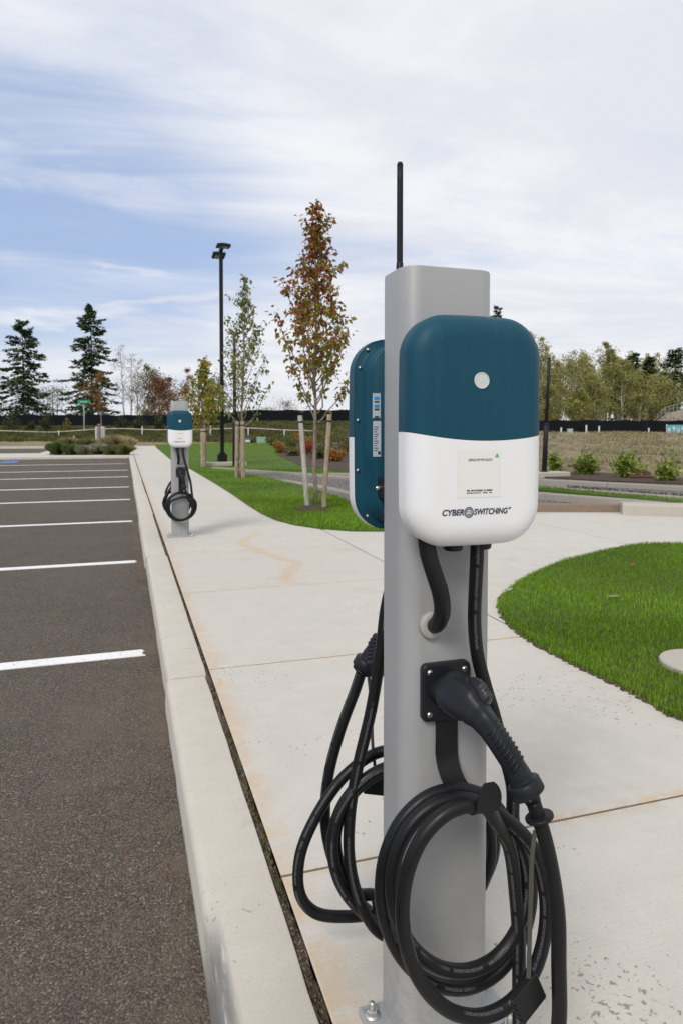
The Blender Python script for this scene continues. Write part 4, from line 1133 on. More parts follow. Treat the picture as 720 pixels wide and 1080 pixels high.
# ================================================================== TREES AND PLANTS
def leafset(C, size, col_fn, droop=.5, aspect=.62, fold=.25):
    """pointed folded leaves at centres C (n,3); returns V, T, tint"""
    n = len(C); a = rng.uniform(0, 2 * np.pi, n); pit = rng.normal(-droop, .55, n)
    d = np.stack([np.cos(a) * np.cos(pit), np.sin(a) * np.cos(pit), np.sin(pit)], -1)
    s = np.stack([-np.sin(a), np.cos(a), np.zeros(n)], -1); roll = rng.normal(0, .7, n)[:, None]
    nn = np.cross(d, s); side = s * np.cos(roll) + nn * np.sin(roll); nn = np.cross(d, side)
    L_ = (size * rng.uniform(.6, 1.3, n))[:, None]; W = L_ * aspect / 2
    base = C; tip = C + d * L_; m = C + d * L_ * .42
    V = np.stack([base, m + side * W + nn * W * fold, tip - nn * L_ * .1, m - side * W + nn * W * fold], 1).reshape(-1, 3)
    i = np.arange(n)[:, None] * 4
    T = np.concatenate([i + np.array([[0, 1, 2]]), i + np.array([[0, 2, 3]])], 1).reshape(-1, 3)
    return V, T, np.repeat(col_fn(C), 4, 0)
def jit_path(p0, p1, n, amp, rs, bow=0.0):
    p0, p1 = Vector(p0), Vector(p1); L_ = (p1 - p0).length; out = []
    for i in range(n + 1):
        t = i / n; q = p0.lerp(p1, t)
        q += Vector((rs.uniform(-1, 1), rs.uniform(-1, 1), rs.uniform(-.4, .4))) * amp * L_ * (0 if i in (0, n) else 1)
        q.z += bow * L_ * (t * t - t); out.append(q)
    return out
def palette(*cols):
    P = np.array(cols)
    def f(C, w=None):
        k = rng.integers(0, len(P), len(C)); return P[k] * rng.uniform(.7, 1.25, (len(C), 1))
    return f

def young_tree(pxb, pyb, top_py, label, group, outline, ncl, leaf, pal, crown0, seed, tr=.035, base_z=.012, nb=26, lv_n=26, lean=0.0, cat='tree', spread=.14, asc=(.9, 1.5)):
    """slim planted tree; outline(t) gives the crown's half width in metres at t (0 bottom of crown .. 1 tip)"""
    rs = random.Random(seed); b = at(pxb, pyb, base_z); dep = b.x * sy + b.y * cy_; H = atd(pxb, top_py, dep).z - base_z
    r = thing('young_tree', label, cat, b, 0, group); acc = ([], [])
    tp = jit_path((0, 0, -.05), (lean * H, 0, H * .97), 14, .004, rs)
    def trunk_at(z):
        t = max(0, min(.999, (z + .05) / (H * .97 + .05))) * 14; i = int(t); return tp[i].lerp(tp[i + 1], t - i)
    add_sweep(acc, tp, [tr * (1 - .93 * (i / 14) ** .8) + .002 for i in range(15)], 9)
    C = []
    for k in range(nb):
        t = (k + rs.uniform(-.3, .3)) / nb; t = max(0, min(.97, t)); z0 = crown0 * .92 + (H - crown0) * t * .9
        a = k * 2.399 + rs.uniform(-.5, .5); w = outline(min(1, t + .12), a) * rs.uniform(.75, 1.15)
        rise = w * rs.uniform(*asc) + .08; p0 = trunk_at(z0); p1 = p0 + Vector((math.cos(a) * w, math.sin(a) * w, rise))
        if p1.z > H * .985: p1.z = H * .985
        pth = jit_path(p0, p1, 6, .03, rs, .25); L_ = (p1 - p0).length
        add_sweep(acc, pth, [(.010 + .004 * w) * (1 - t) ** .5 * (1 - .85 * i / 6) + .0018 for i in range(7)], 5)
        for q in range(int(lv_n * max(.4, w / .45))):
            u = rs.random() ** .55; s_ = u * 6; i = min(5, int(s_)); c = pth[i].lerp(pth[i + 1], s_ - i)
            if u < .28: continue
            jv = spread * (.35 + .65 * rs.random()); C.append(c + Vector((rs.gauss(0, 1), rs.gauss(0, 1), rs.gauss(0, .8))) * jv * .55)
        for q in range(2):
            u = rs.uniform(.4, .9); i = int(u * 6); c = pth[i]; e = c + Vector((rs.gauss(0, .6), rs.gauss(0, .6), rs.uniform(.2, 1))) * .22
            add_sweep(acc, [c, c.lerp(e, .5) + Vector((0, 0, .01)), e], [.0035, .0028, .0015], 4)
            for j in range(int(lv_n * .32)): C.append(c.lerp(e, rs.uniform(.2, 1.05)) + Vector((rs.gauss(0, .03), rs.gauss(0, .03), rs.gauss(0, .03))))
    for q in range(int(lv_n * 3)):     # leader
        z = H * (1 - .16 * rs.random() ** 1.3); p = trunk_at(z); C.append(p + Vector((rs.gauss(0, .05), rs.gauss(0, .05), rs.gauss(0, .05))))
    obj('trunk', acc[0], acc[1], M['bark'], r, True)
    C = np.array([tuple(c) for c in C]); V, T, c = leafset(C, leaf, lambda X: pal(X, H))
    tris_obj('crown', V, T, M['leaf'], r, c)
    return r, b, H
def pal_maple(X, H):
    n = len(X); red = np.array([(.27, .055, .028), (.34, .11, .03), (.22, .085, .03), (.38, .18, .045)]); grn = np.array([(.23, .22, .035), (.18, .22, .035), (.30, .25, .045), (.34, .20, .045)])
    left = -(X[:, 0] * cy_ - X[:, 1] * sy * 0)
    p = .14 + .50 * sstep(X[:, 2], H * .45, H * .78) + .35 * np.clip(left, -.5, .6)
    m = rng.random(n) < p; out = np.where(m[:, None], red[rng.integers(0, 4, n)], grn[rng.integers(0, 4, n)])
    return out * rng.uniform(.75, 1.3, (n, 1))
def ol_maple(t, a):
    base = .69 * (1 - t) ** .66 * min(1, t * 3 + .6)
    return max(.10, base) * (1.1 if math.cos(a) < 0 else .95)
treeg = 'young staked trees planted along the grass strip'
t1, b1, H1 = young_tree(332, 534, 207, 'red and green leaved young tree between two stakes in front of the grass strip', treeg, ol_maple, 0, .090, pal_maple, 1.35, 5, .036, nb=50, lv_n=42, lean=.004, spread=.13, asc=(1.3, 2.2))
def pal_green(X, H):
    P = np.array([(.16, .20, .05), (.22, .25, .075), (.27, .27, .09), (.13, .17, .045), (.34, .30, .11)]); n = len(X); return P[rng.integers(0, 5, n)] * rng.uniform(.75, 1.3, (n, 1))
t2, b2, H2 = young_tree(253.5, 504, 287, 'thin pale green young tree beside the black pole and the lamp post', treeg, lambda t, a: .78 * (1 - t) ** .85 * min(1, t * 3 + .5) + .1, 0, .10, pal_green, 1.2, 9, .04, nb=40, lv_n=24, spread=.16, lean=.03, asc=(1.3, 2.2))
def pal_yel(X, H):
    P = np.array([(.27, .29, .035), (.36, .35, .045), (.21, .25, .035), (.42, .36, .06), (.44, .27, .06)]); n = len(X); return P[rng.integers(0, 5, n)] * rng.uniform(.75, 1.3, (n, 1))
t3, b3, H3 = young_tree(216, 491.5, 375, 'yellow green young tree just right of the farther charging post', treeg, lambda t, a: .66 * (1 - t) ** .8 * min(1, t * 2.5 + .6) + .06, 0, .115, pal_yel, .95, 12, .055, nb=44, lv_n=30, spread=.17, asc=(1.0, 1.8))
def pal_org(X, H):
    P = np.array([(.30, .09, .022), (.35, .14, .03), (.20, .07, .022), (.24, .16, .04)]); n = len(X); return P[rng.integers(0, 4, n)] * rng.uniform(.75, 1.3, (n, 1))
def mulch_ring(px, py, rr, label):
    c = at(px, py, .012); rs = random.Random(px); V = [(c.x, c.y, .06)]; K = 26
    for q in (.5, .85, 1.0):
        for k in range(K):
            a = 2 * math.pi * k / K; rad = rr * q * (1 + rs.uniform(-.14, .14)); V.append((c.x + rad * math.cos(a), c.y + rad * math.sin(a), {.5: .05, .85: .03, 1.0: -.01}[q] + rs.uniform(-.01, .012)))
    Fc = [(0, 1 + k, 1 + (k + 1) % K) for k in range(K)]
    for q in range(2):
        for k in range(K): a = 1 + q * K; Fc.append((a + k, a + K + k, a + K + (k + 1) % K, a + (k + 1) % K))
    o = obj('mulch', V, Fc, M['mulch'], None, True); stuff(o, label)
mulch_ring(331, 537, .32, 'dark bark mulch heaped round the red and green young tree')
def stake(pxb, pyb, pxt, pyt, w, label, m='stake', tie=None, round_=True):
    b = at(pxb, pyb, .0); dep = b.x * sy + b.y * cy_; t = atd(pxt, pyt, dep) - b
    r = thing('tree_stake', label, 'stake', b, 0, 'wooden stakes beside the young trees')
    V, Fc, _ = sweep([Vector((0, 0, -.1)), t * .3, t * .6, t * .985, t], [w, w * 1.02, w * .98, w, w * .85], 10)
    o = obj('shaft', V, Fc, M[m], r, True)
    try: o.data.set_sharp_from_angle(angle=R(45))
    except Exception: pass
    q = t * .93
    V, Fc, _ = sweep([q - t.normalized() * .012, q + t.normalized() * .012], w * 1.1, 12); obj('tie_band', V, Fc, M['rubber'], r, True)
    if tie is not None:
        e = tie - b; e.z = q.z - .02
        V, Fc, _ = sweep([q, q.lerp(e, .5) - Vector((0, 0, .03)), e], .008, 6); obj('tie_strap', V, Fc, M['rubber'], r, True)
stake(324.5, 536, 316.5, 438, .038, 'pale grey leaning stake left of the red and green young tree', 'stake_grey', b1)
stake(341, 538, 347.5, 437, .036, 'brown wooden stake right of the red and green young tree', 'stake', b1)
stake(249.5, 504.5, 250.5, 444, .05, 'left hand stake of the thin pale green tree by the black pole', 'stake', b2)
stake(256.5, 505, 256, 444, .052, 'right hand stake of the thin pale green tree by the black pole', 'stake', b2)
stake(214.8, 492.5, 214.5, 452, .09, 'short thick stake under the yellow green young tree', 'stake', b3)

def conifer(name, loc, H, w, label, group, seed, cols, n_br=90, dens=1.0, low=.06, bark_m='dark_bark', needle=.42, parent_cat='tree', gap=.0):
    rs = random.Random(seed); r = thing(name, label, parent_cat, loc, rs.uniform(0, 6), group); acc = ([], [])
    add_sweep(acc, [Vector((0, 0, -.3)), Vector((.02 * H * rs.uniform(-1, 1), 0, H * .5)), Vector((0, 0, H))], [.022 * H * .5, .012 * H * .6, .01], 7)
    C, A, S = [], [], []
    for k in range(n_br):
        t = low + (1 - low) * (k + rs.random()) / n_br; z = H * t; a = rs.uniform(0, 6.283)
        L_ = w * (1 - t) ** .82 * rs.uniform(.55, 1.2) + .12 * w * rs.random()
        if rs.random() < gap: L_ *= .35
        up = (.35 if t > .75 else .05 - .3 * (1 - t)); p0 = Vector((0, 0, z)); d = Vector((math.cos(a), math.sin(a), up)); 
        p1 = p0 + d * L_ - Vector((0, 0, .12 * L_)); p1.z += .1 * L_
        pth = [p0, p0.lerp(p1, .35) + Vector((0, 0, .03 * L_)), p0.lerp(p1, .7) - Vector((0, 0, .05 * L_)), p1]
        add_sweep(acc, pth, [.014 * L_ + .012, .01 * L_ + .01, .006 * L_ + .006, .004], 4, False)
        m = int((6 + 24 * L_ / w) * dens)
        for j in range(m):
            u = rs.random() ** .7; i = min(2, int(u * 3)); c = pth[i].lerp(pth[i + 1], u * 3 - i); sp_ = (.16 + .13 * (1 - u)) * L_ + .08
            ang = a + rs.choice((-1, 1)) * rs.uniform(.3, 1.2)
            C.append((c.x + math.cos(ang) * sp_ * rs.random(), c.y + math.sin(ang) * sp_ * rs.random(), c.z + rs.uniform(-.14, .05) - .1 * sp_)); A.append(ang); S.append(needle * rs.uniform(.55, 1.25))
    for j in range(int(26 * dens)): z = H * (1 - .1 * rs.random()); C.append((rs.gauss(0, .05), rs.gauss(0, .05), z)); A.append(rs.uniform(0, 6.28)); S.append(needle * .5)
    obj('trunk', acc[0], acc[1], M[bark_m], r, True)
    C, A, S = np.array(C), np.array(A), np.array(S); n = len(C); pit = rng.normal(-.15, .35, n)
    d = np.stack([np.cos(A) * np.cos(pit), np.sin(A) * np.cos(pit), np.sin(pit)], -1); s = np.stack([-np.sin(A), np.cos(A), rng.normal(0, .4, n)], -1); up = np.cross(d, s)
    Ls = S[:, None]; W = Ls * .30
    base = C; V = np.stack([base - d * Ls * .2, base + d * Ls * .3 + s * W - up * W * .3, base + d * Ls, base + d * Ls * .3 - s * W - up * W * .3], 1).reshape(-1, 3)
    i = np.arange(n)[:, None] * 4; T = np.concatenate([i + np.array([[0, 1, 2]]), i + np.array([[0, 2, 3]])], 1).reshape(-1, 3)
    P = np.array(cols); c = P[rng.integers(0, len(P), n)] * rng.uniform(.6, 1.4, (n, 1))
    tris_obj('crown', V, T, M['needle'], r, np.repeat(c, 4, 0)); return r
def ground_at(px, dep):
    q = atd(px, 452, dep); q.z = tz(q); return q
def top_h(px, py, dep): return atd(px, py, dep).z
FIR = [(.050, .088, .034), (.070, .112, .042), (.090, .130, .052), (.040, .068, .030)]
fg = 'trees beyond the black fence'
for i, (px, py, dep, w, lab, gap) in enumerate([
    (25, 338, 80, 4.3, 'large dark fir at the far left beyond the black fence', .12),
    (97, 321, 76, 4.2, 'tallest dark fir left of the farther charging post, ragged and open', .2)]):
    q = ground_at(px, dep); conifer('fir_tree', q, top_h(px, py, dep) - q.z, w, lab, fg, 20 + i, FIR, 135, 3.2, .07, 'dark_bark', .40, gap=gap * .7)

def broad(name, loc, H, w, label, group, seed, pal, leaf, n_leaf, crown0, trunk_r, m='pale_bark', limbs=9, bare=0.0, trunks=1, shape='oval', cat='tree'):
    """free-standing broadleaf: trunk(s), limbs, twigs and clumped leaves"""
    rs = random.Random(seed); r = thing(name, label, cat, loc, 0, group); acc = ([], []); C = []; clumps = []
    for s_ in range(trunks):
        bx, by = (0, 0) if trunks == 1 else (rs.gauss(0, .25 * w), rs.gauss(0, .25 * w)); hh = H * rs.uniform(.8, 1) if s_ else H
        tp = jit_path((bx * .5, by * .5, -.3), (bx + rs.gauss(0, .02) * H, by + rs.gauss(0, .02) * H, hh * .95), 8, .012, rs)
        add_sweep(acc, tp, [trunk_r * (1 - .9 * i / 8) + .01 for i in range(9)], 6)
        for k in range(limbs):
            t = crown0 + (1 - crown0) * (k + rs.random()) / limbs; i = min(7, int(t * 8)); p0 = tp[i].lerp(tp[i + 1], t * 8 - i)
            u = (t - crown0) / (1 - crown0); prof = {'oval': math.sin(math.pi * (.16 + .8 * u)) ** .8, 'cone': (1 - u) ** .7, 'col': .75 * (1 - u ** 3) + .15}[shape]
            a = rs.uniform(0, 6.283); L_ = w * prof * rs.uniform(.6, 1.15); p1 = p0 + Vector((math.cos(a) * L_, math.sin(a) * L_, L_ * rs.uniform(.35, 1.1)))
            if p1.z > H: p1.z = H
            pth = jit_path(p0, p1, 4, .05, rs, .15); add_sweep(acc, pth, [trunk_r * .38 * (1 - u * .6) * (1 - .85 * j / 4) + .006 for j in range(5)], 4, False)
            for q in range(4):
                c = pth[rs.choice((2, 3, 4))]; e = c + Vector((rs.gauss(0, .5), rs.gauss(0, .5), rs.gauss(.3, .4))) * L_ * .55
                add_sweep(acc, [c, c.lerp(e, .55) + Vector((0, 0, .03)), e], [trunk_r * .12 + .004, trunk_r * .08 + .003, .003], 3, False)
                clumps.append((e, L_ * rs.uniform(.16, .34) + .1)); clumps.append((c.lerp(e, .5), L_ * .2 + .1))
    obj('trunk', acc[0], acc[1], M[m], r, True)
    n = int(n_leaf)
    for j in range(n):
        c, s_ = clumps[rs.randrange(len(clumps))]
        if hash((round(c.x, 2), round(c.z, 2))) % 100 < bare * 100: continue
        C.append((c.x + rs.gauss(0, s_), c.y + rs.gauss(0, s_), c.z + rs.gauss(0, s_ * .75)))
    C = np.array(C); V, T, c = leafset(C, leaf, lambda X: pal(X, H)); tris_obj('crown', V, T, M['leaf'], r, c); return r
def mk(*cs):
    P = np.array(cs)
    def f(X, H):
        n = len(X); g = .8 + .35 * (np.sin(X[:, 0] * 2.1 + X[:, 2] * 1.3) * .5 + .5)
        return P[rng.integers(0, len(P), n)] * rng.uniform(.65, 1.35, (n, 1)) * g[:, None]
    return f
COT = mk((.31, .30, .085), (.38, .36, .12), (.25, .26, .07), (.43, .38, .14), (.27, .28, .085))
COT2 = mk((.30, .30, .08), (.37, .36, .11), (.24, .26, .065), (.42, .37, .12))
OLV = mk((.11, .13, .045), (.15, .155, .055), (.19, .17, .065), (.22, .16, .06))
RUSS = mk((.27, .10, .04), (.21, .085, .04), (.32, .17, .06), (.17, .10, .05))
TAN = mk((.26, .21, .13), (.20, .17, .11), (.15, .14, .08))
SHR = mk((.035, .058, .018), (.055, .08, .022), (.08, .10, .03))
# left: bare birches, mixed broadleaves
for (px, py, dep, w, nm, lab, pal, lf, n, c0, tr, m, bare, tk, sh) in [
    (136, 362, 74, 1.5, 'birch_tree', 'nearly bare pale birch right of the tallest fir', TAN, .13, 1500, .3, .10, 'pale_bark', .3, 2, 'oval'),
    (145, 378, 79, 1.4, 'birch_tree', 'leaning half bare birch between the taller birch and the olive tree', TAN, .13, 1500, .3, .09, 'pale_bark', .3, 1, 'oval'),
    (157, 386, 73, 1.7, 'broadleaf_tree', 'olive green broadleaf tree behind and left of the farther charging post', OLV, .20, 4200, .16, .1, 'bark', .08, 2, 'oval'),
    (176, 398, 72, 1.7, 'broadleaf_tree', 'russet low tree directly behind the farther charging post', RUSS, .17, 3800, .12, .08, 'bark', .05, 2, 'oval'),
    (166, 408, 81, 2.2, 'broadleaf_tree', 'dull olive low tree between the olive tree and the russet tree', OLV, .2, 3200, .1, .08, 'bark', .05, 2, 'oval'),
    (57, 408, 86, 2.4, 'broadleaf_tree', 'low olive brushy tree in the gap between the two big firs', OLV, .16, 2600, .12, .08, 'bark', .2, 3, 'oval'),
    (-12, 392, 84, 3.0, 'broadleaf_tree', 'olive brush at the far left edge behind the black fence', OLV, .2, 1500, .1, .1, 'bark', .1, 2, 'oval'),
    (226, 404, 75, 2.2, 'broadleaf_tree', 'dark green bushy tree behind the yellow green young tree', SHR, .2, 2600, .1, .1, 'dark_bark', .0, 2, 'oval'),
    (199, 388, 70, 1.1, 'broadleaf_tree', 'narrow orange tree behind the top of the farther charging post', mk((.30, .10, .025), (.36, .16, .03), (.22, .09, .03)), .17, 1500, .1, .07, 'bark', .0, 1, 'col'),
    (305, 424, 74, 1.5, 'broadleaf_tree', 'thin tan tree behind the stakes beyond the black fence', TAN, .14, 700, .2, .06, 'bark', .2, 2, 'oval'),
    (283, 430, 77, 1.3, 'broadleaf_tree', 'faint bare sapling left of the stakes beyond the black fence', TAN, .13, 400, .2, .05, 'bark', .3, 2, 'oval')]:
    q = ground_at(px, dep); broad(nm, q, top_h(px, py, dep) - q.z, w, lab, fg, int(px * 7 + 5), pal, lf, n, c0, tr, m, 11, bare, tk, sh)
# orange street tree in the planting bed
qo = at(107, 466, 0); dpo = qo.x * sy + qo.y * cy_
broad('street_tree', qo, top_h(107, 392, dpo), 1.15, 'slim orange leaved street tree rising from the planting bed in front of the tallest fir', None, 41, mk((.33, .11, .025), (.40, .19, .04), (.22, .09, .03), (.28, .2, .06)), .17, 800, .42, .06, 'bark', 9, .1, 1, 'oval')

# right: the cottonwood stand, the front trees one by one
wg = 'trees of the wood on the right beyond the black fence'
right_trees = [
    (534, 336, 88, 2.6, COT, 'bare topped pale cottonwood peeping out behind the right shoulder of the near charger'),
    (567, 347, 84, 3.0, COT, 'tall yellow green cottonwood just left of the black pole on the right'),
    (584, 378, 90, 3.0, COT2, 'low olive cottonwood just right of the black pole'),
    (600, 368, 82, 3.4, COT, 'bushy cottonwood left of the tallest cottonwood'),
    (616, 371, 92, 3.2, COT2, 'duller cottonwood behind the bushy one, left of the tallest'),
    (640, 356, 84, 4.2, COT, 'tallest and widest cottonwood in the middle of the right hand wood'),
    (627, 392, 78, 2.6, COT, 'pale low cottonwood at the foot of the tallest cottonwood, left side'),
    (656, 376, 82, 3.0, COT2, 'low olive cottonwood at the foot of the tallest cottonwood, right side'),
    (675, 386, 83, 3.2, COT, 'cottonwood in front of the pair of dark firs'),
    (694, 396, 86, 3.4, COT2, 'rounded olive cottonwood above the tan wall at the right'),
    (575, 405, 76, 2.4, COT, 'short yellowish cottonwood at the foot of the tall one by the black pole'),
    (610, 408, 76, 2.2, COT2, 'short thin cottonwood in front of the bushy one'),
]
for i, (px, py, dep, w, pal, lab) in enumerate(right_trees):
    q = ground_at(px, dep); broad('cottonwood_tree', q, top_h(px, py, dep) - q.z, w * .62, lab, wg, 300 + i, pal, .20, 11000 if w > 4 else 7500, .20, .15, 'pale_bark', 20, .06, 3, ('oval', 'col', 'cone')[i % 3])
for i, (px, py, dep, w, lab) in enumerate([
    (523, 322, 96, 2.6, 'dark fir top showing above the right shoulder of the near charger'),
    (667, 372, 92, 3.0, 'left one of the two slim dark firs behind the cottonwoods'),
    (684, 376, 93, 3.3, 'right one of the two slim dark firs behind the cottonwoods'),
    (711, 368, 88, 4.6, 'broad dark fir at the right edge of the picture'),
    (738, 360, 95, 3.4, 'dark fir beyond the right edge behind the broad one')]):
    q = ground_at(px, dep); conifer('fir_tree', q, top_h(px, py, dep) - q.z, w, lab, wg, 60 + i, FIR, 105, 2.6, .10, 'dark_bark', .42, gap=.12)
# the mass of wood behind them
acc = ([], []); C = []; rs = random.Random(99)
for k in range(95):
    dep = rs.uniform(98, 122); lat = rs.uniform(20, 64); q = cl(dep, lat); q.z = 1.0; h = rs.uniform(8.2, 12.0) * (1.0 if lat < 50 else 1.1)
    add_sweep(acc, [q, q + Vector((rs.gauss(0, .2), 0, h * .5)), q + Vector((rs.gauss(0, .4), 0, h))], [.14, .10, .02], 5, False)
    for j in range(640):
        u = rs.random() ** .8; wv = 1.6 * math.sin(math.pi * (.1 + .85 * u)); C.append((q.x + rs.gauss(0, wv * .6), q.y + rs.gauss(0, wv * .6), q.z + h * (.26 + .76 * u)))
V, T, c = leafset(np.array(C), .28, lambda X: COT2(X, 9))
o = tris_obj('woodland', V, T, M['leaf'], None, c); stuff(o, 'mass of olive and yellow green wood behind the separate cottonwoods')
t_ = obj('trunks', acc[0], acc[1], M['pale_bark'], o, True); t_['kind'] = 'stuff'
# low brush at the foot of the wood and on the left skyline behind the fence
C = []
for k in range(7000):
    dep = rs.uniform(70.5, 76); lat = rs.uniform(14, 46); q = cl(dep, lat); C.append((q.x, q.y, 1.0 + abs(rs.gauss(0, 1.0)) * (1.0 + .5 * math.sin(lat * 1.7))))
V, T, c = leafset(np.array(C), .2, lambda X: mk((.13, .13, .05), (.2, .19, .08), (.22, .16, .07), (.09, .1, .04))(X, 3)); stuff(tris_obj('undergrowth', V, T, M['leaf'], None, c), 'straggling undergrowth along the foot of the right hand wood')
C = []
for k in range(9000):
    dep = rs.uniform(92, 110); lat = rs.uniform(-64, 8); q = cl(dep, lat); C.append((q.x, q.y, 1.1 + abs(rs.gauss(0, .8)) * (1.0 + .6 * math.sin(lat * .9) + .4 * math.sin(lat * 2.3))))
V, T, c = leafset(np.array(C), .3, lambda X: mk((.06, .07, .04), (.10, .10, .06), (.13, .11, .07))(X, 3)); stuff(tris_obj('hedgerow', V, T, M['leaf'], None, c), 'distant low hedgerow on the skyline behind the black fence')

# shrubs
def shrub(px, py, hpx, w, label, pal, group, seed, leaf=.06, n=420, dep=None, z=None, cat='shrub', cone=False, stems=14, open_=.0, name='shrub'):
    if dep: b = ground_at(px, dep)
    else: b = at(px, py, 0.0); b.z = max(0, tz(b)) if z is None else z
    d = b.x * sy + b.y * cy_; h = hpx * d / F; rs = random.Random(seed); r = thing(name, label, cat, b, 0, group); acc = ([], []); C = []
    for k in range(stems):
        a = rs.uniform(0, 6.283); q = rs.random() ** .6; sp_ = w * q * (.35 if cone else .9); hh = h * (1 - .55 * q * q) * rs.uniform(.7, 1.02) if not cone else h * rs.uniform(.5, 1)
        p1 = Vector((math.cos(a) * sp_, math.sin(a) * sp_, hh)); pth = jit_path((0, 0, -.03), p1, 4, .05, rs, -.1)
        add_sweep(acc, pth, [.009, .008, .006, .004, .002], 4, False)
        for j in range(n // stems):
            u = rs.uniform(.18, 1.03); i = min(3, int(u * 4)); c = pth[i].lerp(pth[i + 1], min(1, u * 4 - i)); g = .16 * w + .02
            C.append((c.x + rs.gauss(0, g), c.y + rs.gauss(0, g), max(.02, c.z + rs.gauss(0, g * .7))))
    obj('stems', acc[0], acc[1], M['bark'], r, True)
    C = np.array(C); V, T, c = leafset(C, leaf, lambda X: pal(X, h), droop=-.25, aspect=.5); tris_obj('foliage', V, T, M['leaf'], r, c)
LAUR = mk((.18, .25, .035), (.26, .33, .05), (.38, .43, .10), (.12, .18, .03))
sg = 'young green shrubs along the foot of the dry slope'
shrub(585.5, 499, 23, .21, 'narrow green shrub beside the black pole at the foot of the dry slope', LAUR, sg, 1, .11, 520)
shrub(618, 501, 25, .32, 'rounded green shrub second from the black pole', LAUR, sg, 2, .11, 950)
shrub(662, 504.5, 30, .35, 'upright bushy green shrub beside the rusty plate', LAUR, sg, 3, .11, 1000)
shrub(702, 508, 22, .28, 'sparse green shrub with one tall shoot at the right edge', LAUR, sg, 4, .11, 520)
shrub(707, 507, 40, .13, 'thin tall green shoot rising from the sparse shrub at the right edge', LAUR, sg, 5, .085, 130, stems=4)
# red and green shrubs in the mulch bed
REDS = mk((.36, .05, .03), (.28, .04, .03), (.40, .10, .03)); ORG = mk((.40, .15, .03), (.33, .22, .05), (.26, .11, .03)); GRN = mk((.06, .10, .025), (.10, .14, .03), (.14, .17, .05)); OLY = mk((.16, .16, .05), (.12, .13, .04), (.20, .17, .07))
bg_ = 'shrubs in the mulch bed behind the stakes'
for i, (px, py, h, w, pal, lab) in enumerate([
    (296, 478, 10, .45, ORG, 'low orange shrub at the left end of the mulch bed'),
    (288, 470, 7, .5, GRN, 'small green shrub left of the mulch bed on the lawn edge'),
    (306, 473, 9, .5, GRN, 'green shrub behind the low orange shrub in the mulch bed'),
    (309, 481, 8, .4, OLY, 'olive shrub left of the pale leaning stake'),
    (324, 480, 9, .45, REDS, 'bright red low shrub between the leaning stake and the tree trunk'),
    (325, 472, 10, .6, ORG, 'orange brown shrub behind the bright red shrub'),
    (337, 484, 13, .35, GRN, 'upright dark green shrub just right of the tree trunk'),
    (352, 487, 12, .40, ORG, 'orange and yellow shrub right of the brown stake'),
    (346, 473, 14, .7, OLY, 'olive bushy shrub behind the brown stake'),
    (362, 483, 30, .55, OLY, 'tall olive shrub at the left edge of the rear charger'),
    (376, 480, 24, .7, OLY, 'olive shrub half hidden behind the rear charger'),
    (313, 467, 9, .7, ORG, 'reddish shrub at the back of the mulch bed')]):
    shrub(px, py, h * 1.3, w * 1.15, lab, pal, bg_, 50 + i, .12, 620)
# dark upright shrubs before the fence on the left
for i, (px, h, w, lab) in enumerate([
    (12, 21, .95, 'broad upright green shrub before the black fence at the far left'),
    (48, 20, .6, 'upright dark shrub before the black fence left of the street sign'),
    (33, 12, .5, 'small shrub between the two upright shrubs at the far left'),
    (128, 17, .65, 'dark shrub before the black fence right of the street sign'),
    (146, 19, .8, 'wide dark shrub before the black fence left of the farther charging post'),
    (168, 19, .6, 'dark shrub before the black fence beside the farther charging post'),
    (71, 15, .5, 'thin yellowish shrub before the black fence just left of the street sign')]):
    shrub(px, 455, h, w, lab, SHR if i < 6 else mk((.26, .19, .05), (.18, .16, .05)), 'upright shrubs along the black fence', 90 + i, .17, 620 if i < 6 else 200, dep=63, stems=18)
# planting bed: rounded and grassy clumps
def tuft(px, py, hpx, w, label, c0, c1, group, seed):
    b = at(px, py, .025); d = b.x * sy + b.y * cy_; h = hpx * d / F; r = np.random.default_rng(seed); n = 760
    a = r.uniform(0, 6.283, n); q = r.random(n) ** .7; rad = w * .62 * q; pts = np.stack([b.x + rad * np.cos(a) * .45, b.y + rad * np.sin(a) * .45, np.full(n, b.z)], -1)
    l = q * 1.0; hh = h * 1.15 * (1 - .35 * q * q) * r.uniform(.6, 1.1, n); ww = .012 + .02 * r.random(n)
    tx = pts[:, 0] + np.cos(a) * l * w * .8; ty = pts[:, 1] + np.sin(a) * l * w * .8; sx_, sy_ = -np.sin(a) * ww, np.cos(a) * ww
    V = np.stack([pts - np.stack([sx_, sy_, 0 * a], -1), pts + np.stack([sx_, sy_, 0 * a], -1), np.stack([(pts[:, 0] * .4 + tx * .6) + sx_ * .7, (pts[:, 1] * .4 + ty * .6) + sy_ * .7, b.z + hh * .8], -1), np.stack([tx, ty, b.z + hh], -1)], 1).reshape(-1, 3)
    i = np.arange(n)[:, None] * 4; T = np.concatenate([i + np.array([[0, 1, 2]]), i + np.array([[0, 2, 3]])], 1).reshape(-1, 3)
    f = r.random((n, 1)); c = (np.array(c0) * (1 - f) + np.array(c1) * f) * r.uniform(1.1, 1.9, (n, 1))
    o = tris_obj('grass_clump', V - np.array([b.x, b.y, b.z]), T, M['leaf'], tint=np.repeat(c, 4, 0)); o.location = b; tag(o, label, 'plant', group)
pg = 'clumps in the planting bed at the end of the bays'
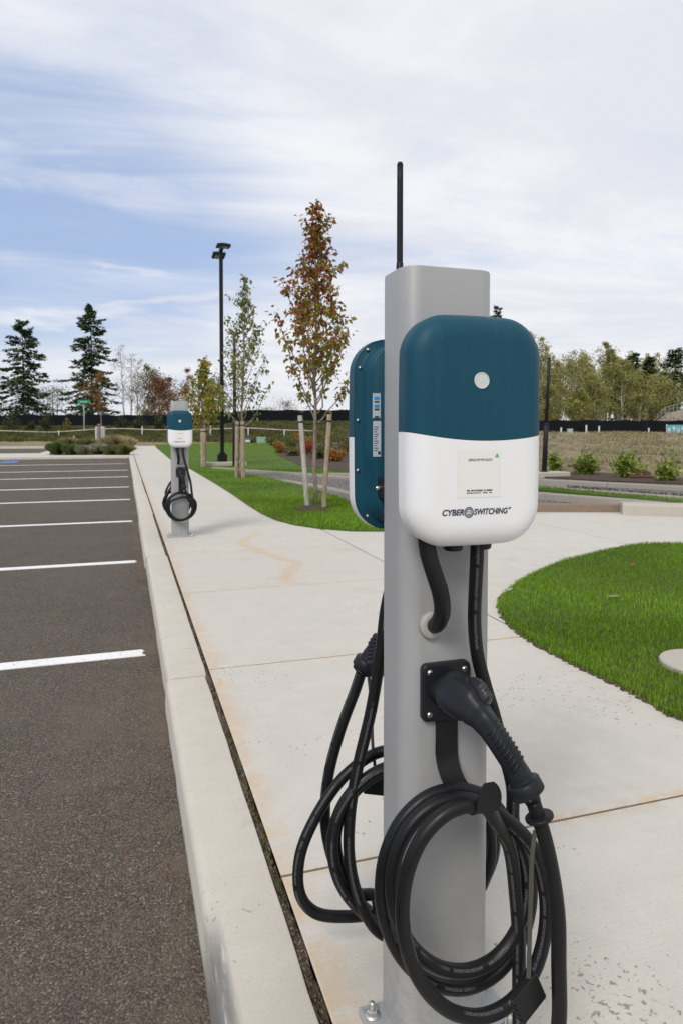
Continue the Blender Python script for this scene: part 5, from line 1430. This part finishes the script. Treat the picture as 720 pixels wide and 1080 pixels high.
for i, (px, py, h, w, c0, c1, lab) in enumerate([
    (60, 479, 12, .55, (.04, .07, .018), (.09, .13, .03), 'dark green rounded clump at the left end of the planting bed'),
    (75, 479, 10, .55, (.05, .08, .02), (.11, .14, .04), 'green rounded clump next to the left end of the planting bed'),
    (88, 479, 9, .5, (.16, .16, .10), (.24, .22, .15), 'small grey clump in front of the street sign'),
    (103, 478.6, 10, .6, (.17, .19, .12), (.26, .27, .19), 'silvery grey green clump in front of the grey cabinet'),
    (117, 479, 9, .5, (.08, .10, .03), (.14, .15, .05), 'green clump right of the silvery clump'),
    (130, 479, 10, .6, (.10, .12, .035), (.17, .16, .06), 'olive clump at the right end of the planting bed'),
    (120, 474, 14, .9, (.20, .17, .09), (.30, .25, .14), 'tan feathery grass behind the green clump in the planting bed'),
    (131, 473, 12, .8, (.19, .16, .08), (.30, .25, .14), 'tan feathery grass at the back right of the planting bed'),
    (93, 472, 9, .8, (.09, .11, .04), (.16, .16, .07), 'low green clump behind the street sign foot'),
    (72, 471, 9, .8, (.16, .15, .07), (.24, .2, .1), 'straw coloured clump at the back left of the planting bed')]):
    tuft(px, py, h, w, lab, c0, c1, pg, i)

# rough grass on the banks
def bank(n, d0, d1, l0, l1, hgt, wid, c0, c1, label, name='dry_grass', azlim=None, full=False):
    d = rng.uniform(d0, d1, n) ; l = rng.uniform(l0, l1, n); k = np.ones(n, bool)
    if azlim: k = (l / d > azlim[0]) & (l / d < azlim[1])
    d, l = d[k], l[k]; m = (np.sin(d * .55 + l * .4) + np.sin(l * .8 - d * .3) + .6 * np.sin(l * 2.3 + d) + rng.normal(0, .5, len(d))) > (-9 if full else -.1); d, l = d[m], l[m]
    pts = np.stack([sy * d + cy_ * l, cy_ * d - sy * l, terrain_z(d, l)], -1); blades(name, pts, hgt, wid, c0, c1, label, .6)
bank(15000, 18.5, 36, 2, 26, .13, .016, (.20, .16, .08), (.40, .33, .19), 'dry straw grass on the near part of the right hand slope', azlim=(.16, .8))
bank(15000, 36, 66, 4, 50, .22, .035, (.22, .175, .085), (.42, .34, .19), 'dry straw grass on the upper right hand slope', azlim=(.10, .85))
bank(14000, 20, 60, 4, 46, .18, .03, (.11, .14, .035), (.21, .22, .06), 'green weeds dotted over the right hand slope', 'weeds', azlim=(.16, .8))
bank(60000, 58.8, 67, -48, 4, .36, .05, (.085, .105, .025), (.17, .17, .06), 'rough green and tan grass on the bank below the black fence', 'rough_grass', full=True)
bank(9000, 58.5, 67, -20, 10, .34, .05, (.16, .12, .07), (.30, .24, .14), 'tan dry grass on the bank in the middle distance', 'dry_grass')
# stones and clods on the slope
V, T, c = [], [], []
for i in range(420):
    d = rng.uniform(18.5, 55); l = d * rng.uniform(.2, .6); s = rng.uniform(.03, .10) * (1 + d / 40); p = cl(d, l); z = float(terrain_z(d, l)); b = len(V)
    for dx, dy, dz in ((1, 0, 0), (-1, 0, 0), (0, 1, 0), (0, -1, 0), (0, 0, .6), (0, 0, -.6)):
        V.append((p.x + s * dx * rng.uniform(.6, 1.3), p.y + s * dy * rng.uniform(.6, 1.3), z + s * dz + .01)); 
    cc = np.array((.36, .31, .24)) * rng.uniform(.35, 1.25); c += [cc] * 6
    for a in ((0, 2, 4), (2, 1, 4), (1, 3, 4), (3, 0, 4), (2, 0, 5), (1, 2, 5), (3, 1, 5), (0, 3, 5)): T.append(tuple(b + q for q in a))
stuff(tris_obj('stones', V, T, M['leaf'], tint=np.array(c)), 'stones and clods scattered over the dry slope')

# ================================================================== FENCES, SIGN, BOXES
def fence_line():
    r = thing('black_fence', 'long black fabric screen fence running along the top of the bank', 'fence', (0, 0, 0)); rs = random.Random(5)
    lats = np.arange(-62, 62.1, 1.0); V, Fc = [], []; cols = []
    for i, l in enumerate(lats):
        d = 67 + .25 * math.sin(l * .9) * .4; z = float(terrain_z(67, l)); t = float(sstep(np.array(l), 6, 16)); h = 1.36 * (1 - t) + 1.20 * t; h -= .09 * (i % 3 == 1) * rs.uniform(.2, 1.2); h += rs.uniform(-.05, .05)
        p = cl(d, l); q = cl(d + .02, l)
        V += [(p.x, p.y, z - .2), (p.x, p.y, z + h), (q.x, q.y, z + h), (q.x, q.y, z - .2)]
    for i in range(len(lats) - 1):
        a, b = i * 4, i * 4 + 4
        for k in range(4): Fc.append((a + k, b + k, b + (k + 1) % 4, a + (k + 1) % 4))
    obj('fabric', V, Fc, M['fabric'], r)
    for l in np.arange(-60, 61, 3.0):
        p = cl(67.1, l); z = float(terrain_z(67, l)); t = float(sstep(np.array(l), 6, 16)); cyl('fence_post', (p.x, p.y, z - .3), (p.x, p.y, z + 1.42 * (1 - t) + 1.26 * t), .03, M['black_metal'], r, .03, 8)
fence_line()
def rail_fence():
    r = thing('rail_fence', 'low pale single rail fence on slim posts in front of the black fence', 'fence', (0, 0, 0)); acc = ([], [])
    pth = [atd(px, py, 61.5) for px, py in ((-40, 453.6), (0, 454.3), (30, 455.2), (55, 455.8), (80, 454.2), (100, 452.8), (127, 452.0), (160, 453.2), (185, 453.2), (222, 452.6), (262, 451.5), (300, 453.5), (330, 454.5))]
    tube('rail', pth, .055, M['rail'], r, 8, 4)
    for px, y0, y1 in ((150, 466.5, 449.5), (222, 467, 449), (62, 462, 454), (-15, 462, 454), (185, 462, 453), (262, 461, 451.5), (300, 461, 453)):
        b = atd(px, y0, 60.9); t = atd(px, y1, 60.9); cyl('rail_post', (b.x, b.y, b.z - .3), t, .055, M['pale_paint'], r, .05, 10)
rail_fence()
q = at(89, 466, 0); dq = q.x * sy + q.y * cy_
r = thing('street_sign', 'small green street name sign on a slim grey post by the planting bed', 'sign', q, -YAW)
cyl('sign_post', (0, 0, -.1), (0, 0, top_h(89, 426.5, dq)), .05, M['plate'], r, .045)
zt = top_h(89, 423.6, dq); box('sign_blade', (0, 0, zt), (13 * dq / F, .04, 3.6 * dq / F), M['sign_green'], r, .006)
bm = bmesh.new()
for k in range(6): bm_box(bm, (-.28 + .11 * k, -.024, zt), (.07, .004, .085))
bobj('sign_lettering', bm, M['pale_paint'], r)
q = at(105, 468.5, .0); dq = q.x * sy + q.y * cy_; h = top_h(105, 450, dq)
r = thing('utility_cabinet', 'narrow grey cabinet with a timber post in front, in the planting bed', 'cabinet', q, -YAW)
box('cabinet_body', (0, .2, h / 2), (.68, .3, h), M['pale_paint'], r, .02); box('cabinet_door', (.02, .045, h / 2 + .05), (.56, .02, h * .8), M['plate'], r, .01)
stake(104.5, 469.5, 104.3, 447, .12, 'dark timber stake in front of the grey cabinet in the planting bed', 'bark')
q = at(78, 467, .0); dq = q.x * sy + q.y * cy_; r = thing('marker_post', 'short yellow marker post left of the street sign', 'marker', q); cyl('marker_body', (0, 0, -.05), (0, 0, .55), .06, M['yellow'], r, .05); cyl('marker_cap', (0, 0, .55), (0, 0, .6), .065, M['yellow'], r, .03)
q = at(275.5, 467.5, .0); dq = q.x * sy + q.y * cy_; w = 9 * dq / F
r = thing('utility_box', 'pale green utility box standing at the back edge of the lawn', 'utility box', q, -YAW)
box('box_body', (0, .3, .2), (w, .7, .42), M['util_green'], r, .03); box('box_lid', (0, .3, .46), (w * 1.04, .74, .1), M['util_green'], r, .03); box('box_door', (0, -.055, .2), (w * .8, .02, .3), M['util_green'], r, .005)
q = at(262, 467.3, 0); r = thing('utility_box', 'small dark green domed box left of the pale green utility box', 'utility box', q, -YAW)
V, Fc = rings_mesh([[(rr * math.cos(R(a)), rr * math.sin(R(a)) * .8, z) for a in range(0, 360, 18)] for rr, z in ((.42, 0), (.42, .25), (.36, .38), (.2, .45), (.05, .47))]); obj('dome', V, Fc, M['util_dark'], r, True); box('front_plate', (0, -.33, .18), (.4, .06, .2), M['pale_paint'], r, .01)
# right hand slope: pipes, panel, plate, wall
for px, y0, y1, w, lab in ((591.5, 461, 451.5, .07, 'short white marker pipe nearest the black pole on the slope'), (618, 460, 449, .07, 'taller white marker pipe left of the pair on the slope'), (631.5, 460, 450, .07, 'white marker pipe right of the taller one on the slope'), (684, 459, 452, .06, 'short white marker pipe far right on the slope')):
    b = ground_at(px, 58); t = atd(px, y1, 58); r = thing('marker_pipe', lab, 'pipe', b, 0, 'white marker pipes on the dry slope'); cyl('pipe', (0, 0, -.2), (0, 0, t.z - b.z), w, M['pale_paint'], r, w * .95); cyl('pipe_cap', (0, 0, t.z - b.z), (0, 0, t.z - b.z + .06), w * 1.25, M['pale_paint'], r, w * 1.1)
b = ground_at(600.7, 59); r = thing('meter_box', 'small pale blue box between the marker pipes on the slope', 'box', b, -YAW); box('box_body', (0, 0, .16), (.42, .3, .34), M['pale_blue'], r, .03); box('box_lid', (0, 0, .35), (.46, .34, .05), M['pale_paint'], r, .015)
b = ground_at(715, 60); dq = 60; wd = 24 * dq / F
r = thing('banner', 'teal and white printed banner panel at the right edge before the black fence', 'banner', b, -YAW); z0, z1 = .0, top_h(712, 448, 60) - b.z
box('panel', (0, 0, (z0 + z1) / 2), (wd, .06, z1 - z0), M['teal_panel'], r, .01)
bm = bmesh.new(); 
for k in range(5):
    bm_box(bm, (-wd * .4 + wd * .2 * k, -.034, z1 * (.42 + .16 * (k % 2))), (wd * .12, .008, z1 * .4)); bm_box(bm, (-wd * .4 + wd * .2 * k, -.034, z1 * .12), (wd * .1, .008, z1 * .1))
bobj('printed_shapes', bm, M['pale_paint'], r)
bm = bmesh.new()
for k in range(3): bm_box(bm, (-wd * .3 + wd * .3 * k, -.04, z1 * .45), (wd * .05, .008, z1 * .12))
bobj('printed_shapes', bm, M['rust'], r)
for sx in (-1, 1): cyl('banner_post', (sx * wd * .49, .06, -.2), (sx * wd * .49, .06, z1 + .05), .05, M['pale_paint'], r)
b = at(677, 505.5, .0); b.z = .05; r = thing('rusty_plate', 'low rusty brown steel plate lying against the foot of the slope', 'plate', b, -YAW)
V = [(-.28, 0, 0), (.36, 0, 0), (.20, .3, .17), (-.20, .3, .17), (-.28, .1, -.05), (.36, .1, -.05), (.20, .4, .14), (-.20, .4, .14)]; obj('plate_sheet', V, [(0, 1, 2, 3), (7, 6, 5, 4), (0, 4, 5, 1), (1, 5, 6, 2), (2, 6, 7, 3), (3, 7, 4, 0)], M['rust'], r)
b = ground_at(700, 74); r = thing('retaining_wall', 'tan sloping topped retaining wall with a railing at the right edge', 'wall', b, -YAW)
k = 74 / F; zz = lambda py: top_h(700, py, 74) - b.z
V = [(-8 * k, 0, -.4), (60 * k, 0, -.4), (60 * k, 0, zz(427)), (22 * k, 0, zz(431)), (2 * k, 0, zz(435.5)), (-7 * k, 0, zz(444.5))]; V += [(x + .25 * 1.0, y + .6, z) for x, y, z in V]
obj('wall_face', V, [(0, 1, 2, 3, 4, 5), (11, 10, 9, 8, 7, 6)] + [(i, (i + 6), (i + 1) % 6 + 6, (i + 1) % 6) for i in range(6)], M['tan_wall'], r)
acc = ([], []); prev = None
for i in range(16):
    px = -6 + i * 4.2; ztp = np.interp(px, (-7, 2, 22, 60), (zz(444.5), zz(435.5), zz(431), zz(427))); p = Vector((px * k, .3, ztp)); t = p + Vector((0, 0, .62)); add_sweep(acc, [p - Vector((0, 0, .1)), t], .028, 5)
    if prev is not None: add_sweep(acc, [prev, t], .028, 5); add_sweep(acc, [prev - Vector((0, 0, .3)), t - Vector((0, 0, .3))], .02, 5)
    prev = t
obj('railing', acc[0], acc[1], M['plate'], r)

# ================================================================== LIGHT AND SKY
SUN_EL, to_sun = R(42), Vector((-.55, -.62, 0)).normalized()
sd = Vector((to_sun.x * math.cos(SUN_EL), to_sun.y * math.cos(SUN_EL), math.sin(SUN_EL)))
ld = bpy.data.lights.new('sun', 'SUN'); ld.energy = 2.1; ld.angle = R(20); ld.color = (1, .955, .89)
lo = bpy.data.objects.new('sun', ld); lo.rotation_euler = (-sd).to_track_quat('-Z', 'Y').to_euler(); col.objects.link(lo)
w = bpy.data.worlds.new("World"); scene.world = w; w.use_nodes = True; t = NT(w.node_tree)
bgn = w.node_tree.nodes['Background']; sky = t.n.new('ShaderNodeTexSky'); sky.sky_type = 'NISHITA'; sky.sun_disc = False
sky.sun_elevation = SUN_EL; sky.sun_rotation = math.atan2(to_sun.x, to_sun.y); sky.air_density = 1.0; sky.dust_density = .6; sky.ozone_density = 2.0
g = t.n.new('ShaderNodeTexCoord').outputs['Generated']; s = t.sep(g)
zc = t.math('ADD', t.math('MAXIMUM', s[2], 0.0), .10)
pv_ = t.comb(t.math('DIVIDE', s[0], zc), t.math('DIVIDE', s[1], zc), 0)
n1 = t.noise(t.map(pv_, (.75, 1.05, 1), (0, 0, R(-25))), .62, 8, .54, .35)
n2 = t.noise(t.map(pv_, (.5, 1.5, 1), (0, 0, R(-32)), (3, 1, 0)), 1.3, 9, .60, .8)
n3 = t.noise(t.map(pv_, (1, 1, 1), (0, 0, 0), (7, 2, 0)), .35, 3, .5)
# the clear part of the sky lies to the left, half way up
left = t.math('SUBTRACT', t.math('MULTIPLY', s[0], -cy_), t.math('MULTIPLY', s[1], -sy))
bias = t.math('SUBTRACT', .46, t.step(left, -.06, .30, 0, .50))
high = t.step(s[2], .34, .50, 0, .34); low = t.step(s[2], .20, .02, 0, .26)
cov = t.math('ADD', t.math('ADD', t.math('MULTIPLY', t.math('SUBTRACT', n1, .5), 1.0), t.math('MULTIPLY', t.math('SUBTRACT', n2, .5), t.step(s[2], .04, .30, .25, .95))), t.math('ADD', bias, t.math('ADD', high, low)))
f = t.step(cov, -.22, .50, .06, .985)
wn = t.noise(t.map(pv_, (1, 1, 1), (0, 0, 0), (2, 8, 0)), 2.2, 6, .6, .5)
def wisp(p0, p1, width, amp, lo, k):
    """a thin streak of ice cloud along the great circle through two sky directions"""
    global f
    d0, d1 = p0.normalized(), p1.normalized(); nrm = d0.cross(d1).normalized(); mid = (d0 + d1).normalized(); half = d0.angle(d1) / 2
    def dot(v):
        n = t.n.new('ShaderNodeVectorMath'); n.operation = 'DOT_PRODUCT'; t.put(n.inputs[0], g); n.inputs[1].default_value = v; return n.outputs['Value']
    off = t.math('ABSOLUTE', t.math('ADD', dot(nrm), t.math('MULTIPLY', t.math('SUBTRACT', wn, .5), amp)))
    m = t.math('MULTIPLY', t.step(off, width, 0), t.step(dot(mid), math.cos(half * 1.3), math.cos(half * .25)))
    m = t.math('MULTIPLY', m, t.step(n2, lo, lo + .32, 0, k))
    f = t.math('MAXIMUM', f, m)
wisp(ray(60, 326), ray(285, 306), .010, .03, .26, .75)
wisp(ray(90, 272), ray(185, 292), .009, .06, .36, .6)
wisp(ray(-120, 148), ray(240, 228), .040, .10, .30, .62)
wisp(ray(-60, 160), ray(110, 165), .012, .05, .32, .6)
wisp(ray(-80, 345), ray(170, 325), .030, .05, .25, .8)
dens = t.noise(t.map(pv_, (.8, 1.2, 1), (0, 0, R(20)), (1, 5, 0)), 1.1, 8, .6, .4)
cloud = t.mix(t.step(dens, .36, .62), (7.45, 7.6, 8.3), (8.8, 8.85, 9.15))
blue = t.mix(.72, sky.outputs[0], (4.1, 5.4, 8.2))
final = t.mix(f, blue, cloud)
final = t.mix(t.step(s[2], .16, .0, 0, .55), final, (7.6, 7.9, 8.3))
t.put(bgn.inputs[0], final); bgn.inputs[1].default_value = .1
vs = scene.view_settings; vs.view_transform = 'Standard'; vs.look = 'None'; vs.exposure = 0.07; vs.gamma = 1.0; vs.use_curve_mapping = False
scene.cycles.max_bounces = 6
